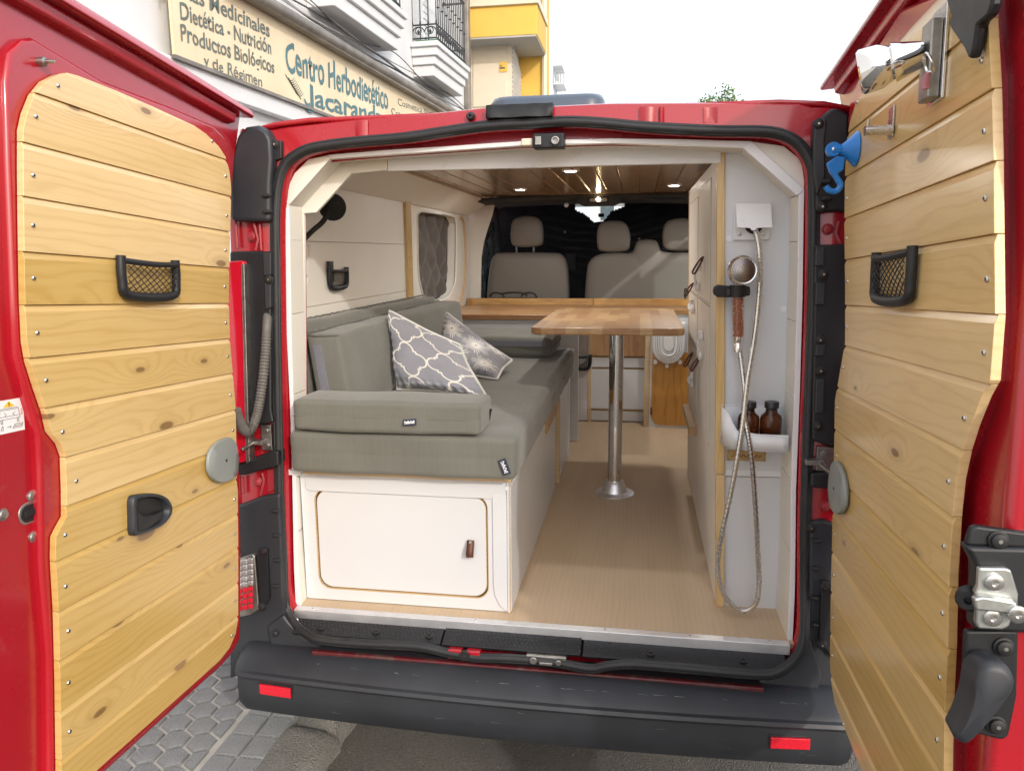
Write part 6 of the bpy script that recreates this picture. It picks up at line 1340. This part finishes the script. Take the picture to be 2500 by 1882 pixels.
a, c = on(1219, 152, y=12.47), on(1238, 176, y=12.47); b = MB(); b.box(a.x, c.x, 12.462, 12.476, c.z, a.z); part('board', b, 'plaster_yellow', ys, .003)
b = MB(); b.box(a.x+.01, c.x-.04, 12.458, 12.461, c.z+.055, c.z+.08); b.prism([(a.x+.015+.02*k*.6, 12.458, c.z+.08+.012*(k % 2)) for k in range(2)]+[(a.x+.06, 12.458, c.z+.11), (a.x+.03, 12.458, c.z+.12)], (0, .003, 0)); part('emblem', b, 'ink', ys)
for k, (u, du) in enumerate(((1252, 8), (1272, 10), (1286, 6))):
    b = MB(); c = on(u, 240, y=11.95); rnd = random.Random(k)
    for i in range(70):
        o_ = c+Vector((rnd.gauss(0, .07), rnd.gauss(0, .05), abs(rnd.gauss(.05, .07)))); s_ = .025; b.add([o_, o_+Vector((s_, 0, s_*.6)), o_+Vector((s_*.4, s_, s_)), o_+Vector((-s_*.5, .01, s_*.8))], [(0, 1, 2, 3)])
# far white house seen past the yellow corner, with a balcony
FH = thing('far_house', 'pale house with a hanging balcony far down the street', 'building', (-2.2, 30, 0))
ybox(1322, -30, 1346, 250, 29, 40, 'wall', 'far_white', FH, zlo=0); ybox(1346, 155, 1372, 160, 29.5, 31, 'balcony_roof', 'far_white', FH); ybox(1350, 200, 1376, 205, 29.5, 31, 'balcony_floor', 'far_white', FH)
ybox(1351, 161, 1371, 199, 30.2, 30.3, 'balcony_glass', 'pane', FH)
b = MB()
for k in range(5): p = on(1351+6*k, 204, y=29.5); b.tube([p, p+Vector((0, 0, .5))], .02, 4)
part('railing', b, 'cable', FH)
# pale block across the end of the street, glimpsed through the windscreen gap
EB = thing('street_end_house', 'pale block with balcony windows closing the street, seen through the windscreen gap', 'building', (2, 34, 0))
b = MB(); b.box(-2, 16, 34, 44, 0, 5.2); part('wall', b, 'far_white', EB)
for r_ in range(2):
    for k in range(16):
        b = MB(); b.box(-1.5+1.05*k, -.9+1.05*k, 33.95, 34.02, .8+2.2*r_, 2.2+2.2*r_); part('window', b, 'far_window', EB)
# tree above the roofline
TRE = thing('street_tree', 'small leafy tree crown showing above the van roof', 'tree', (2.2, 22, 0))
tc_ = on(1775, 246, y=22); b = MB(); b.tube([(tc_.x, 22, 0), (tc_.x+.1, 22, 2.5), (tc_.x, 22, tc_.z-.4)], [.16, .12, .05], 8)
for k in range(6): a = k*1.05; b.tube([(tc_.x, 22, tc_.z-1.2), (tc_.x+.5*math.cos(a), 22+.5*math.sin(a), tc_.z-.2)], [.05, .015], 5)
part('trunk', b, 'bark', TRE)
b = MB(); rnd = random.Random(5)
for k in range(60):
    a = rnd.uniform(0, 6.28); r_ = 1.0*math.sqrt(rnd.random()); cc_ = Vector((tc_.x+r_*math.cos(a), 22+r_*math.sin(a), tc_.z-.9+rnd.uniform(0, 1.25)*(1-(r_/1.15)**2)))
    for i in range(80):
        o_ = cc_+Vector((rnd.gauss(0, .13), rnd.gauss(0, .13), rnd.gauss(0, .1))); d1 = Vector((rnd.uniform(-1, 1), rnd.uniform(-1, 1), rnd.uniform(-.6, .6))).normalized()*.06; d2 = d1.cross(Vector((rnd.uniform(-1, 1), rnd.uniform(-1, 1), 1))).normalized()*.025
        b.add([o_-d1, o_+d2, o_+d1, o_-d2], [(0, 1, 2, 3)])
part('crown', b, 'leaf', TRE)
